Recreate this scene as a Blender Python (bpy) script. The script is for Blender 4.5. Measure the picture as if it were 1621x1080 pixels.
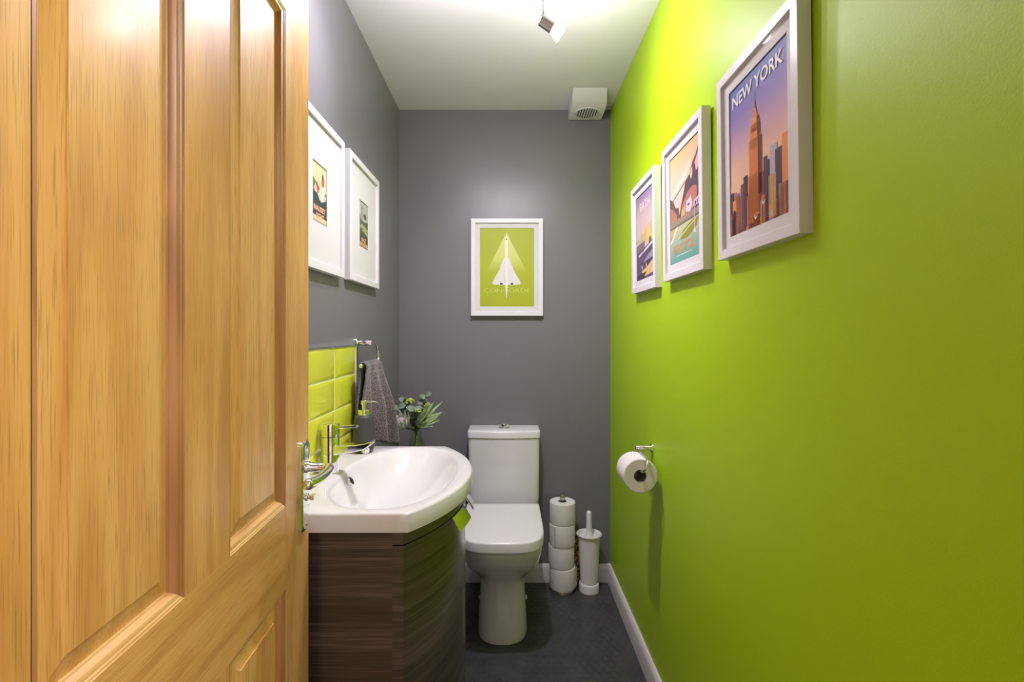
import bpy, bmesh, math, random
from mathutils import Vector, Matrix
random.seed(7)
PI = math.pi
for o in list(bpy.data.objects): bpy.data.objects.remove(o)
scene = bpy.context.scene
C = scene.collection

# ------------------------------------------------------------------ camera, world, exposure
CAMZ = 1.241
cam_d = bpy.data.cameras.new('camera'); cam = bpy.data.objects.new('camera', cam_d); C.objects.link(cam)
cam.location = (0, 0, CAMZ); cam.rotation_euler = (PI/2, 0, 0)
cam_d.sensor_width = 36; cam_d.lens = 760/1621*36
cam_d.shift_x = (810.5-806)/1621; cam_d.shift_y = -(540-527)/1621
cam_d.clip_start = 0.02
scene.camera = cam
w = bpy.data.worlds.new('world'); scene.world = w; w.use_nodes = True
w.node_tree.nodes['Background'].inputs[0].default_value = (1, 1, 1, 1)
w.node_tree.nodes['Background'].inputs[1].default_value = 0.3
vs = scene.view_settings
vs.view_transform = 'Standard'; vs.look = 'None'; vs.gamma = 1; vs.use_curve_mapping = False
vs.exposure = 0.86
SPOT_POWER = (2.5, 1.2, 3.6)     # all-round glow of the right head, left head, head towards the left wall
BEAM_POWER = (2.5, 27, 9.5)          # their forward beams
HALL_POWER = 18.5

# ------------------------------------------------------------------ materials
def new_mat(name):
    m = bpy.data.materials.new(name); m.use_nodes = True
    return m, m.node_tree.nodes, m.node_tree.links, m.node_tree.nodes['Principled BSDF']
def mat(name, col, rough=0.5, metal=0.0, bump=None, emit=None, coat=0, spec=None, var=None):
    m, n, l, b = new_mat(name)
    b.inputs['Base Color'].default_value = (*col, 1); b.inputs['Roughness'].default_value = rough
    b.inputs['Metallic'].default_value = metal; b.inputs['Coat Weight'].default_value = coat
    if coat: b.inputs['Coat Roughness'].default_value = 0.08
    if spec is not None: b.inputs['Specular IOR Level'].default_value = spec
    if emit:
        b.inputs['Emission Color'].default_value = (*emit[0], 1); b.inputs['Emission Strength'].default_value = emit[1]
    tc = n.new('ShaderNodeTexCoord')
    if var:      # (scale, amount)
        t = n.new('ShaderNodeTexNoise'); t.inputs['Scale'].default_value = var[0]; t.inputs['Detail'].default_value = 3
        l.new(tc.outputs['Object'], t.inputs['Vector'])
        r = n.new('ShaderNodeValToRGB'); k = var[1]
        r.color_ramp.elements[0].position = 0.3; r.color_ramp.elements[1].position = 0.7
        r.color_ramp.elements[0].color = (*[c*(1-k) for c in col], 1); r.color_ramp.elements[1].color = (*[min(1, c*(1+k)) for c in col], 1)
        l.new(t.outputs['Fac'], r.inputs[0]); l.new(r.outputs[0], b.inputs['Base Color'])
    if bump:     # (scale, strength, distance)
        t = n.new('ShaderNodeTexNoise'); t.inputs['Scale'].default_value = bump[0]; t.inputs['Detail'].default_value = 2
        l.new(tc.outputs['Object'], t.inputs['Vector'])
        bp = n.new('ShaderNodeBump'); bp.inputs['Strength'].default_value = bump[1]; bp.inputs['Distance'].default_value = bump[2]
        l.new(t.outputs['Fac'], bp.inputs['Height']); l.new(bp.outputs[0], b.inputs['Normal'])
    return m
def wood(name, axis, c_dark, c_mid, c_light, rough, ring=9.0, fine=90.0, stretch=0.04, seed=0.0, fine_amt=0.45, coat=0.0, pore=None, lo_hi=(0.28, 0.72), also=None):
    """grain running along axis (0,1,2) of the object's coordinates"""
    m, n, l, b = new_mat(name)
    tc = n.new('ShaderNodeTexCoord'); oi = n.new('ShaderNodeObjectInfo')
    off = n.new('ShaderNodeVectorMath'); off.operation = 'MULTIPLY_ADD'
    comb = n.new('ShaderNodeCombineXYZ')
    for i in range(3): l.new(oi.outputs['Random'], comb.inputs[i])
    off.inputs[1].default_value = (17, 23, 31)
    l.new(comb.outputs[0], off.inputs[0]); l.new(tc.outputs['Object'], off.inputs[2])
    def mapped(s):
        mp = n.new('ShaderNodeMapping'); sc = [s, s, s]; sc[axis] = s*stretch
        if also is not None: sc[also] = s*stretch
        mp.inputs['Scale'].default_value = sc; mp.inputs['Location'].default_value = (seed, seed, seed)
        l.new(off.outputs[0], mp.inputs['Vector']); return mp
    big = n.new('ShaderNodeTexNoise'); big.inputs['Scale'].default_value = 1; big.inputs['Detail'].default_value = 2
    mpb = mapped(ring); mpb.inputs['Scale'].default_value[axis] = ring*0.11
    l.new(mpb.outputs[0], big.inputs['Vector'])
    mul = n.new('ShaderNodeMath'); mul.operation = 'MULTIPLY'; mul.inputs[1].default_value = 42; l.new(big.outputs['Fac'], mul.inputs[0])
    sn = n.new('ShaderNodeMath'); sn.operation = 'SINE'; l.new(mul.outputs[0], sn.inputs[0])
    mr = n.new('ShaderNodeMapRange'); mr.inputs[1].default_value = -1; mr.inputs[2].default_value = 1; l.new(sn.outputs[0], mr.inputs[0])
    fn = n.new('ShaderNodeTexNoise'); fn.inputs['Scale'].default_value = 1; fn.inputs['Detail'].default_value = 4
    l.new(mapped(fine).outputs[0], fn.inputs['Vector'])
    mx = n.new('ShaderNodeMix'); mx.data_type = 'FLOAT'; mx.inputs['Factor'].default_value = fine_amt
    l.new(mr.outputs[0], mx.inputs[2]); l.new(fn.outputs['Fac'], mx.inputs[3])
    tone = n.new('ShaderNodeTexNoise'); tone.inputs['Scale'].default_value = 1
    mpt = mapped(ring*1.4); l.new(mpt.outputs[0], tone.inputs['Vector'])
    mx2 = n.new('ShaderNodeMix'); mx2.data_type = 'FLOAT'; mx2.inputs['Factor'].default_value = 0.5
    l.new(mx.outputs[0], mx2.inputs[2]); l.new(tone.outputs['Fac'], mx2.inputs[3])
    r = n.new('ShaderNodeValToRGB'); e = r.color_ramp.elements
    e[0].position = lo_hi[0]; e[0].color = (*c_dark, 1); e[1].position = lo_hi[1]; e[1].color = (*c_light, 1)
    k = e.new(0.5); k.color = (*c_mid, 1)
    l.new(mx2.outputs[0], r.inputs[0])
    if pore:
        pn = n.new('ShaderNodeTexNoise'); pn.inputs['Scale'].default_value = 1; pn.inputs['Detail'].default_value = 1
        mpp = mapped(700); mpp.inputs['Scale'].default_value[axis] = 18; l.new(mpp.outputs[0], pn.inputs['Vector'])
        pm_ = n.new('ShaderNodeMapRange'); pm_.inputs[1].default_value = 0.54; pm_.inputs[2].default_value = 0.70; pm_.inputs[4].default_value = pore; l.new(pn.outputs['Fac'], pm_.inputs[0])
        pmx = n.new('ShaderNodeMix'); pmx.data_type = 'RGBA'; l.new(pm_.outputs[0], pmx.inputs['Factor']); l.new(r.outputs[0], pmx.inputs[6]); pmx.inputs[7].default_value = (*[c*0.55 for c in c_dark], 1)
        l.new(pmx.outputs[2], b.inputs['Base Color'])
    else: l.new(r.outputs[0], b.inputs['Base Color'])
    b.inputs['Roughness'].default_value = rough; b.inputs['Coat Weight'].default_value = coat; b.inputs['Coat Roughness'].default_value = 0.22
    bp = n.new('ShaderNodeBump'); bp.inputs['Strength'].default_value = 0.25; bp.inputs['Distance'].default_value = 0.0006
    l.new(fn.outputs['Fac'], bp.inputs['Height']); l.new(bp.outputs[0], b.inputs['Normal'])
    return m
def gradient(name, stops, axis=2, lo=0.0, hi=1.0, rough=0.55):
    """a printed colour gradient across a sheet (object coordinates)"""
    m, n, l, b = new_mat(name)
    tc = n.new('ShaderNodeTexCoord'); sx = n.new('ShaderNodeSeparateXYZ'); l.new(tc.outputs['Object'], sx.inputs[0])
    mr = n.new('ShaderNodeMapRange'); mr.inputs[1].default_value = lo; mr.inputs[2].default_value = hi; l.new(sx.outputs[axis], mr.inputs[0])
    r = n.new('ShaderNodeValToRGB'); e = r.color_ramp.elements
    e[0].position, e[0].color = stops[0][0], (*stops[0][1], 1); e[1].position, e[1].color = stops[-1][0], (*stops[-1][1], 1)
    for p, c in stops[1:-1]:
        k = e.new(p); k.color = (*c, 1)
    l.new(mr.outputs[0], r.inputs[0]); l.new(r.outputs[0], b.inputs['Base Color']); b.inputs['Roughness'].default_value = rough
    return m
def srgb(r, g, b):
    f = lambda c: (c/255/12.92) if c/255 <= 0.04045 else ((c/255+0.055)/1.055)**2.4
    return (f(r), f(g), f(b))

M = {}
M['wall_grey'] = mat('grey wall paint', (0.180, 0.175, 0.186), 0.34, bump=(420, 0.25, 0.0008))
M['wall_green'] = mat('green wall paint', (0.395, 0.620, 0.004), 0.44, spec=0.38, bump=(300, 0.22, 0.0008))
M['white_paint'] = mat('white ceiling paint', (0.86, 0.855, 0.86), 0.6, bump=(200, 0.1, 0.0006))
M['hall_paint'] = mat('hall wall paint', (0.72, 0.69, 0.70), 0.7)
M['hall_carpet'] = mat('hall floor', (0.3, 0.25, 0.2), 0.9)
M['skirting'] = mat('white gloss woodwork', (0.74, 0.70, 0.69), 0.3)
M['vinyl'] = mat('dark rubber floor', (0.054, 0.055, 0.057), 0.36, bump=(260, 0.25, 0.0006), var=(14, 0.22))
M['ceramic'] = mat('white glazed ceramic', (0.77, 0.755, 0.77), 0.09, coat=0.3)
M['plastic_white'] = mat('white plastic', (0.80, 0.79, 0.78), 0.28)
M['seat_white'] = mat('white seat plastic', (0.80, 0.785, 0.79), 0.16)
M['chrome'] = mat('polished chrome', (0.86, 0.86, 0.87), 0.06, 1.0)
M['nickel'] = mat('brushed nickel', (0.55, 0.52, 0.49), 0.32, 1.0)
M['frame_white'] = mat('white frame lacquer', (0.74, 0.72, 0.75), 0.32)
M['mount'] = mat('white mount card', (0.70, 0.69, 0.685), 0.7)
M['black'] = mat('black', (0.008, 0.008, 0.008), 0.6)
M['paper'] = mat('soft white tissue paper', (0.80, 0.77, 0.74), 0.95, bump=(520, 0.6, 0.0012))
M['cardboard'] = mat('grey cardboard', (0.24, 0.22, 0.19), 0.9)
M['tile'] = mat('lime glazed tile', (0.70, 0.72, 0.045), 0.07, coat=0.5, var=(9, 0.05))
M['grout'] = mat('pale grout', (0.78, 0.80, 0.45), 0.85)
M['soap_grey'] = mat('matt charcoal ceramic', (0.055, 0.057, 0.062), 0.5)
M['leaf_pale'] = mat('pale green leaf', (0.40, 0.55, 0.27), 0.55, var=(60, 0.35))
M['leaf_grey'] = mat('grey green eucalyptus leaf', (0.20, 0.26, 0.18), 0.6, var=(50, 0.3))
M['leaf_dark'] = mat('dark green leaf', (0.14, 0.21, 0.09), 0.6, var=(50, 0.3))
M['bract'] = mat('silver green bract', (0.56, 0.62, 0.46), 0.6, var=(70, 0.3))
M['protea'] = mat('dusty pink petals', (0.50, 0.40, 0.43), 0.7, var=(120, 0.35))
M['blossom'] = mat('yellow green blossom', (0.46, 0.56, 0.10), 0.7, var=(200, 0.3))
M['stem'] = mat('green stem', (0.11, 0.19, 0.04), 0.6)
M['bulb'] = mat('lit lamp glass', (1, 1, 1), 0.3, emit=((1.0, 0.97, 0.92), 14))
M['hall_lamp'] = mat('lit hall lamp', (1, 1, 1), 0.4, emit=((1.0, 0.95, 0.92), 5))
OAK = dict(c_dark=(0.53, 0.250, 0.055), c_mid=(0.67, 0.355, 0.092), c_light=(0.75, 0.44, 0.135), rough=0.42, coat=0.3, fine_amt=0.62, pore=0.5)
M['oak_v'] = wood('oak grain upright', 2, **OAK, ring=7, fine=330, stretch=0.022)
M['oak_h'] = wood('oak grain level', 0, **OAK, ring=7, fine=330, stretch=0.022)
M['oak_mould'] = wood('oak moulding', 2, (0.34, 0.145, 0.045), (0.44, 0.20, 0.065), (0.52, 0.26, 0.085), 0.36, ring=12, fine=200, stretch=0.03)  # upright lengths: shade painted into a darker oak colour
M['oak_mould_h_lit'] = wood('oak moulding level lit', 0, (0.55, 0.29, 0.09), (0.68, 0.40, 0.14), (0.76, 0.48, 0.19), 0.36, ring=12, fine=200, stretch=0.03)  # level lengths: lit copy of the same oak, lighter colour
WEN = dict(c_dark=(0.018, 0.011, 0.008), c_mid=(0.060, 0.040, 0.032), c_light=(0.17, 0.122, 0.10), rough=0.30, coat=0.8, lo_hi=(0.32, 0.68))
M['wenge'] = wood('dark wood laminate side', 0, **WEN, ring=40, fine=430, stretch=0.014, fine_amt=1.0)
M['wenge_bow'] = wood('dark wood laminate front', 1, **WEN, ring=40, fine=430, stretch=0.014, fine_amt=1.0, also=0)

# towel: terry loops
m, n, l, b = new_mat('mauve terry cloth')
tc = n.new('ShaderNodeTexCoord'); v = n.new('ShaderNodeTexVoronoi'); v.inputs['Scale'].default_value = 270; l.new(tc.outputs['Object'], v.inputs['Vector'])
r = n.new('ShaderNodeValToRGB'); r.color_ramp.elements[0].color = (0.33, 0.265, 0.275, 1); r.color_ramp.elements[1].color = (0.09, 0.07, 0.075, 1)
r.color_ramp.elements[1].position = 0.7
l.new(v.outputs['Distance'], r.inputs[0]); l.new(r.outputs[0], b.inputs['Base Color']); b.inputs['Roughness'].default_value = 1
b.inputs['Sheen Weight'].default_value = 0.3
bp = n.new('ShaderNodeBump'); bp.inputs['Strength'].default_value = 0.9; bp.inputs['Distance'].default_value = 0.003; bp.invert = True
l.new(v.outputs['Distance'], bp.inputs['Height']); l.new(bp.outputs[0], b.inputs['Normal']); M['towel'] = m
# leopard print
m, n, l, b = new_mat('leopard print')
tc = n.new('ShaderNodeTexCoord'); v = n.new('ShaderNodeTexVoronoi'); v.inputs['Scale'].default_value = 85; l.new(tc.outputs['Object'], v.inputs['Vector'])
r = n.new('ShaderNodeValToRGB'); r.color_ramp.interpolation = 'CONSTANT'; e = r.color_ramp.elements
e[0].color = (0.22, 0.10, 0.02, 1); e[1].position = 0.26; e[1].color = (0.012, 0.008, 0.006, 1)
k = e.new(0.5); k.color = (0.55, 0.30, 0.06, 1)
l.new(v.outputs['Distance'], r.inputs[0]); l.new(r.outputs[0], b.inputs['Base Color']); b.inputs['Roughness'].default_value = 0.35; M['leopard'] = m
# panes: clear glass as a thin sheet
def pane_mat(name, tint, amount=1.0, rough=0.02):
    m = bpy.data.materials.new(name); m.use_nodes = True; n = m.node_tree.nodes; l = m.node_tree.links
    for x in list(n): n.remove(x)
    out = n.new('ShaderNodeOutputMaterial'); mix = n.new('ShaderNodeMixShader'); tr = n.new('ShaderNodeBsdfTransparent'); gl = n.new('ShaderNodeBsdfGlossy'); fr = n.new('ShaderNodeLayerWeight')
    tr.inputs[0].default_value = (*tint, 1); gl.inputs['Roughness'].default_value = rough; fr.inputs[0].default_value = 0.5
    pw = n.new('ShaderNodeMath'); pw.operation = 'POWER'; pw.inputs[1].default_value = 5; l.new(fr.outputs['Facing'], pw.inputs[0])
    ma = n.new('ShaderNodeMath'); ma.operation = 'MULTIPLY_ADD'; ma.inputs[1].default_value = amount; ma.inputs[2].default_value = 0.04*amount; l.new(pw.outputs[0], ma.inputs[0])
    l.new(ma.outputs[0], mix.inputs[0]); l.new(tr.outputs[0], mix.inputs[1]); l.new(gl.outputs[0], mix.inputs[2]); l.new(mix.outputs[0], out.inputs[0])
    return m
M['pane'] = pane_mat('picture glass', (0.98, 0.98, 0.98), 0.03)
M['vase_glass'] = pane_mat('vase glass', (0.93, 0.96, 0.93), 1.6)
def flat(*c): 
    k = 'ink %d %d %d' % c
    if k not in M: M[k] = mat(k, srgb(*c), 0.55)
    return M[k]

# ------------------------------------------------------------------ mesh helpers
class MB:
    def __init__(s): s.v, s.f, s.m = [], [], []
    def add(s, vs_, fs, mi=0):
        o = len(s.v); s.v += [tuple(p) for p in vs_]; s.f += [tuple(i+o for i in f) for f in fs]; s.m += [mi]*len(fs); return s
    def box(s, x0, x1, y0, y1, z0, z1, mi=0):
        return s.add([(x0,y0,z0),(x1,y0,z0),(x1,y1,z0),(x0,y1,z0),(x0,y0,z1),(x1,y0,z1),(x1,y1,z1),(x0,y1,z1)],
                     [(0,3,2,1),(4,5,6,7),(0,1,5,4),(1,2,6,5),(2,3,7,6),(3,0,4,7)], mi)
    def loft(s, loops, cap0=True, cap1=True, mi=0, closed=True):
        n = len(loops[0]); vs_ = [p for L in loops for p in L]; fs = []
        for k in range(len(loops)-1):
            for i in range(n if closed else n-1):
                j = (i+1) % n; fs.append((k*n+i, k*n+j, (k+1)*n+j, (k+1)*n+i))
        if cap0: fs.append(tuple(reversed(range(n))))
        if cap1: fs.append(tuple(range((len(loops)-1)*n, len(loops)*n)))
        return s.add(vs_, fs, mi)
    def lathe(s, prof, mat4=None, segs=32, mi=0, cap0=True, cap1=True):
        loops = []
        for r, z in prof:
            L = [Vector((r*math.cos(2*PI*i/segs), r*math.sin(2*PI*i/segs), z)) for i in range(segs)]
            loops.append([mat4 @ p for p in L] if mat4 is not None else L)
        return s.loft(loops, cap0, cap1, mi)
    def tube(s, pts, r, segs=12, mi=0, smooth=0):
        pts = [Vector(p) for p in pts]
        if smooth: pts = catmull(pts, smooth)
        rs = r if isinstance(r, (list, tuple)) else [r]*len(pts)
        if len(rs) != len(pts):
            rs = [rs[0] + (rs[-1]-rs[0])*i/(len(pts)-1) for i in range(len(pts))]
        t = (pts[1]-pts[0]).normalized(); up = Vector((0,0,1)) if abs(t.z) < 0.9 else Vector((1,0,0))
        nrm = (up - t*up.dot(t)).normalized(); loops = []
        for i, p in enumerate(pts):
            a = pts[max(0,i-1)]; c = pts[min(len(pts)-1,i+1)]; t = (c-a).normalized()
            nrm = (nrm - t*nrm.dot(t)).normalized(); bn = t.cross(nrm)
            loops.append([p + (nrm*math.cos(2*PI*k/segs) + bn*math.sin(2*PI*k/segs))*rs[i] for k in range(segs)])
        return s.loft(loops, True, True, mi)
    def ball(s, c, r, segs=10, rings=7, mi=0, sc=(1,1,1)):
        prof = []
        loops = []
        for k in range(1, rings):
            a = PI*k/rings
            loops.append([Vector((c[0]+sc[0]*r*math.sin(a)*math.cos(2*PI*i/segs), c[1]+sc[1]*r*math.sin(a)*math.sin(2*PI*i/segs), c[2]-sc[2]*r*math.cos(a))) for i in range(segs)])
        return s.loft(loops, True, True, mi)
    def poly(s, pts, mi=0): return s.add(pts, [tuple(range(len(pts)))], mi)
    def build(s, name, mats, parent=None, angle=35, bevel=0, bseg=2, sub=0, recentre=False, base=None):
        me = bpy.data.meshes.new(name); me.from_pydata(s.v, [], s.f)
        if not isinstance(mats, (list, tuple)): mats = [mats]
        for mm in mats: me.materials.append(M[mm] if isinstance(mm, str) else mm)
        me.polygons.foreach_set('material_index', s.m)
        bm = bmesh.new(); bm.from_mesh(me); bmesh.ops.recalc_face_normals(bm, faces=bm.faces) if len(s.f) > 1 else None
        bm.to_mesh(me); bm.free()
        o = bpy.data.objects.new(name, me); C.objects.link(o)
        if recentre:
            xs = [p[0] for p in s.v]; ys = [p[1] for p in s.v]; zs = [p[2] for p in s.v]
            c = Vector(base) if base else Vector(((min(xs)+max(xs))/2, (min(ys)+max(ys))/2, min(zs)))
            me.transform(Matrix.Translation(-c)); o.location = c
        if angle >= 180: me.shade_smooth()
        elif angle > 0:
            me.shade_smooth(); me.set_sharp_from_angle(angle=math.radians(angle))
        if bevel:
            md = o.modifiers.new('bevel', 'BEVEL'); md.width = bevel; md.segments = bseg; md.limit_method = 'ANGLE'; md.angle_limit = math.radians(40); md.harden_normals = True
            if angle == 35: me.shade_smooth(); me.set_sharp_from_angle(angle=math.radians(40))
        if sub:
            md = o.modifiers.new('sub', 'SUBSURF'); md.levels = sub; md.render_levels = sub
        if parent is not None:
            o.parent = parent
            if parent.get('world_verts'): o.matrix_parent_inverse = Matrix.Translation(-parent.location)
        return o
def catmull(P, n):
    out = []
    for i in range(len(P)-1):
        p0 = P[max(0,i-1)]; p1 = P[i]; p2 = P[i+1]; p3 = P[min(len(P)-1,i+2)]
        for k in range(n):
            t = k/n
            out.append(0.5*((2*p1)+(-p0+p2)*t+(2*p0-5*p1+4*p2-p3)*t*t+(-p0+3*p1-3*p2+p3)*t**3))
    out.append(P[-1]); return out
def thing(name, loc, label=None, cat=None, group=None, kind=None, rot=(0,0,0), world=True):
    """an Empty at the thing's base; with world=True its parts are given in room coordinates"""
    o = bpy.data.objects.new(name, None); C.objects.link(o); o.location = loc; o.rotation_euler = rot; o.empty_display_size = 0.05
    if world: o['world_verts'] = 1
    return tag(o, label, cat, group, kind)
def tag(o, label=None, cat=None, group=None, kind=None):
    if label: o['label'] = label
    if cat: o['category'] = cat
    if group: o['group'] = group
    if kind: o['kind'] = kind
    return o
def copy_tree(o, parent=None):
    c = o.copy(); C.objects.link(c); c.parent = parent
    for ch in list(o.children): copy_tree(ch, c)
    return c
def superellipse(cx, cy, a, b, n, N, z):
    out = []
    for i in range(N):
        t = 2*PI*i/N; ct, st = math.cos(t), math.sin(t)
        out.append(Vector((cx + a*math.copysign(abs(ct)**(2/n), ct), cy + b*math.copysign(abs(st)**(2/n), st), z)))
    return out
def text_mesh(body, size_w, size_h, bold=0.0):
    """letters as flat polygons, fitted into a size_w x size_h box, origin bottom left"""
    cu = bpy.data.curves.new('lettering', 'FONT'); cu.body = body; cu.resolution_u = 3; cu.offset = bold
    o = bpy.data.objects.new('lettering', cu); C.objects.link(o)
    dg = bpy.context.evaluated_depsgraph_get(); me = bpy.data.meshes.new_from_object(o.evaluated_get(dg))
    vs_ = [v.co.copy() for v in me.vertices]; fs = [tuple(p.vertices) for p in me.polygons]
    bpy.data.objects.remove(o); bpy.data.curves.remove(cu); bpy.data.meshes.remove(me)
    x0 = min(v.x for v in vs_); x1 = max(v.x for v in vs_); y0 = min(v.y for v in vs_); y1 = max(v.y for v in vs_)
    return [((v.x-x0)/(x1-x0)*size_w, (v.y-y0)/(y1-y0)*size_h) for v in vs_], fs

# ------------------------------------------------------------------ the room
XL, XR, YB, ZC = -0.549, 0.505, 2.40, 2.356
YF0, YF1 = 0.16, 0.262          # front wall with the doorway
DX0, DX1, DZ = -0.383, 0.389, 1.992
T = 0.1
def struct(name, mb, mt, label=None, **kw):
    o = mb.build(name, mt, **kw); o['kind'] = 'structure'
    if label: o['label'] = label
    return o
fl = struct('floor', MB().box(XL-T, XR+T, YF0, YB+T, -T, 0), 'vinyl', 'dark grey rubber floor with round studs')
# round studs of the rubber flooring (hundreds of tiny bumps)
mb = MB(); sp = 0.034; row = 0
y = 1.30
while y < YB-0.02:
    x = -0.24 + (sp/2 if row % 2 else 0)
    while x < XR-0.03:
        L0 = [(x+0.0125*math.cos(2*PI*i/14), y+0.0125*math.sin(2*PI*i/14), 0.0) for i in range(14)]
        L1 = [(x+0.0105*math.cos(2*PI*i/14), y+0.0105*math.sin(2*PI*i/14), 0.0006) for i in range(14)]
        mb.loft([L0, L1], False, True); x += sp
    y += sp*0.87; row += 1
st = mb.build('floor_studs', 'vinyl', fl, angle=20); st['kind'] = 'stuff'
struct('ceiling', MB().box(XL-T, XR+T, YF0, YB+T, ZC, ZC+T), 'white_paint', 'smooth white ceiling')
struct('wall_back', MB().box(XL-T, XR+T, YB, YB+T, 0, ZC), 'wall_grey', 'dark grey painted back wall behind the toilet')
struct('wall_left', MB().box(XL-T, XL, YF0, YB, 0, ZC), 'wall_grey', 'dark grey painted wall behind the basin')
struct('wall_right', MB().box(XR, XR+T, YF0, YB, 0, ZC), 'wall_green', 'bright lime green painted wall')
mb = MB(); mb.box(XL, DX0-0.03, YF0, YF1, 0, ZC); mb.box(DX1+0.03, XR, YF0, YF1, 0, ZC); mb.box(DX0-0.03, DX1+0.03, YF0, YF1, DZ+0.03, ZC)
struct('wall_front', mb, 'wall_grey', 'dark grey wall around the doorway')
mb = MB(); mb.box(DX0-0.03, DX0, YF0, YF1, 0, DZ+0.03); mb.box(DX1, DX1+0.03, YF0, YF1, 0, DZ+0.03); mb.box(DX0, DX1, YF0, YF1, DZ, DZ+0.03)
struct('trim_1', mb, 'oak_v', 'oak door lining')
def skirt(pts_a, pts_b):   # profile swept between two ends
    return MB().loft([pts_a, pts_b])
SK = [(0, 0), (0.016, 0), (0.016, 0.07), (0.013, 0.08), (0.007, 0.088), (0, 0.088)]
struct('baseboard_back', skirt([(XL, YB-p, q) for p, q in SK], [(XR, YB-p, q) for p, q in SK]), 'skirting', 'white skirting board along the grey back wall')
struct('baseboard_right', skirt([(XR-p, YF1, q) for p, q in SK], [(XR-p, YB-0.0165, q) for p, q in SK]), 'skirting', 'white skirting board along the green wall')
struct('baseboard_left', skirt([(XL+p, 1.68, q) for p, q in SK], [(XL+p, YB-0.0165, q) for p, q in SK]), 'skirting', 'white skirting board along the left grey wall')
# the hall the camera stands in
HX, HY = 1.25, -1.7
struct('floor_hall', MB().box(-HX, HX, HY, YF0, -T, 0), 'hall_carpet')
struct('ceiling_hall', MB().box(-HX, HX, HY, YF0, ZC, ZC+T), 'white_paint')
struct('wall_hall_left', MB().box(-HX-T, -HX, HY, YF0, 0, ZC), 'hall_paint')
struct('wall_hall_right', MB().box(HX, HX+T, HY, YF0, 0, ZC), 'hall_paint')
struct('wall_hall_back', MB().box(-HX, HX, HY-T, HY, 0, ZC), 'hall_paint')
mb = MB(); mb.box(-HX, XL-T, YF0-0.02, YF0, 0, ZC); mb.box(XR+T, HX, YF0-0.02, YF0, 0, ZC)
struct('wall_hall_front', mb, 'hall_paint')
t = thing('unseen_hall_lamp', (0.88, -0.33, ZC), 'unseen hall ceiling lamp, placed to light the open door', 'lamp')  # added out of view, positioned so its light falls on the door
MB().lathe([(0.26, 0), (0.26, -0.02), (0.25, -0.025)], Matrix.Translation((0.88, -0.33, ZC))).build('lamp_base', 'plastic_white', t)
MB().lathe([(0.25, -0.025), (0.235, -0.05), (0.16, -0.07), (0.05, -0.08)], Matrix.Translation((0.88, -0.33, ZC))).build('diffuser', 'hall_lamp', t)
ld = bpy.data.lights.new('hall_light', 'AREA'); ld.shape = 'DISK'; ld.size = 0.5; ld.energy = HALL_POWER; ld.color = (1.0, 0.94, 0.97)
lo = bpy.data.objects.new('hall_light', ld); C.objects.link(lo); lo.location = (0.88, -0.33, ZC-0.09)

# ------------------------------------------------------------------ the oak door, standing open
hinge = Vector((-0.379, 0.264)); edge = Vector((-0.430, 1.030))
dv = edge - hinge; DW = dv.length; DA = math.atan2(dv.y, dv.x)
door = thing('door_1', (hinge.x, hinge.y, 0), 'honey oak four-panel door standing open beside the basin', None, kind='structure', rot=(0, 0, DA), world=False)
DT = 0.04
u1, u2, u3, u4 = 0.126, 0.330, 0.439, DW-0.125
z0, z1, z2, z3, z4, z5 = 0.008, 0.23, 0.758, 0.9135, 1.851, 1.983
for a, b_ in ((0, u1), (u4, DW)): MB().box(a, b_, 0, DT, z0, z5).build('stile', 'oak_v', door, bevel=0.0015)
for a, b_ in ((z1, z2), (z3, z4)): MB().box(u2, u3, 0.0002, DT, a, b_).build('muntin', 'oak_v', door)
for a, b_ in ((z0, z1), (z2, z3), (z4, z5)): MB().box(u1, u4, 0.0001, DT-0.0002, a, b_).build('rail', 'oak_h', door)
def rect(a, b_, c, d, i, y): return [(a+i, y, c+i), (b_-i, y, c+i), (b_-i, y, d-i), (a+i, y, d-i)]
prof = [(0, 0.0), (0.0006, 0.0012), (0.003, 0.0016), (0.0042, 0.0030), (0.0068, 0.0030), (0.0095, 0.0042), (0.0120, 0.0072), (0.0135, 0.0105), (0.0150, 0.0110), (0.0165, 0.0130)]
for a, b_ in ((u1, u2), (u3, u4)):
    for c, d in ((z1, z2), (z3, z4)):
        # four mitred lengths of moulding
        R = [rect(a, b_, c, d, i, y) for i, y in prof]
        for k in range(4):
            kk = (k+1) % 4
            mb = MB(); mb.loft([[r_[k] for r_ in R], [r_[kk] for r_ in R]], False, False, closed=False)
            mb.build('moulding', 'oak_mould_h_lit' if k % 2 == 0 else 'oak_mould', door, angle=25)
        p = [(0.012, 0.0128), (0.020, 0.0128), (0.040, 0.0062), (0.0405, 0.0045), (0.045, 0.0042)]
        MB().loft([rect(a, b_, c, d, i, y) for i, y in p] , False, True).build('panel', 'oak_v', door, angle=12)
        MB().box(a, b_, 0.02, 0.028, c, d).build('panel_back', 'oak_v', door)
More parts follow.
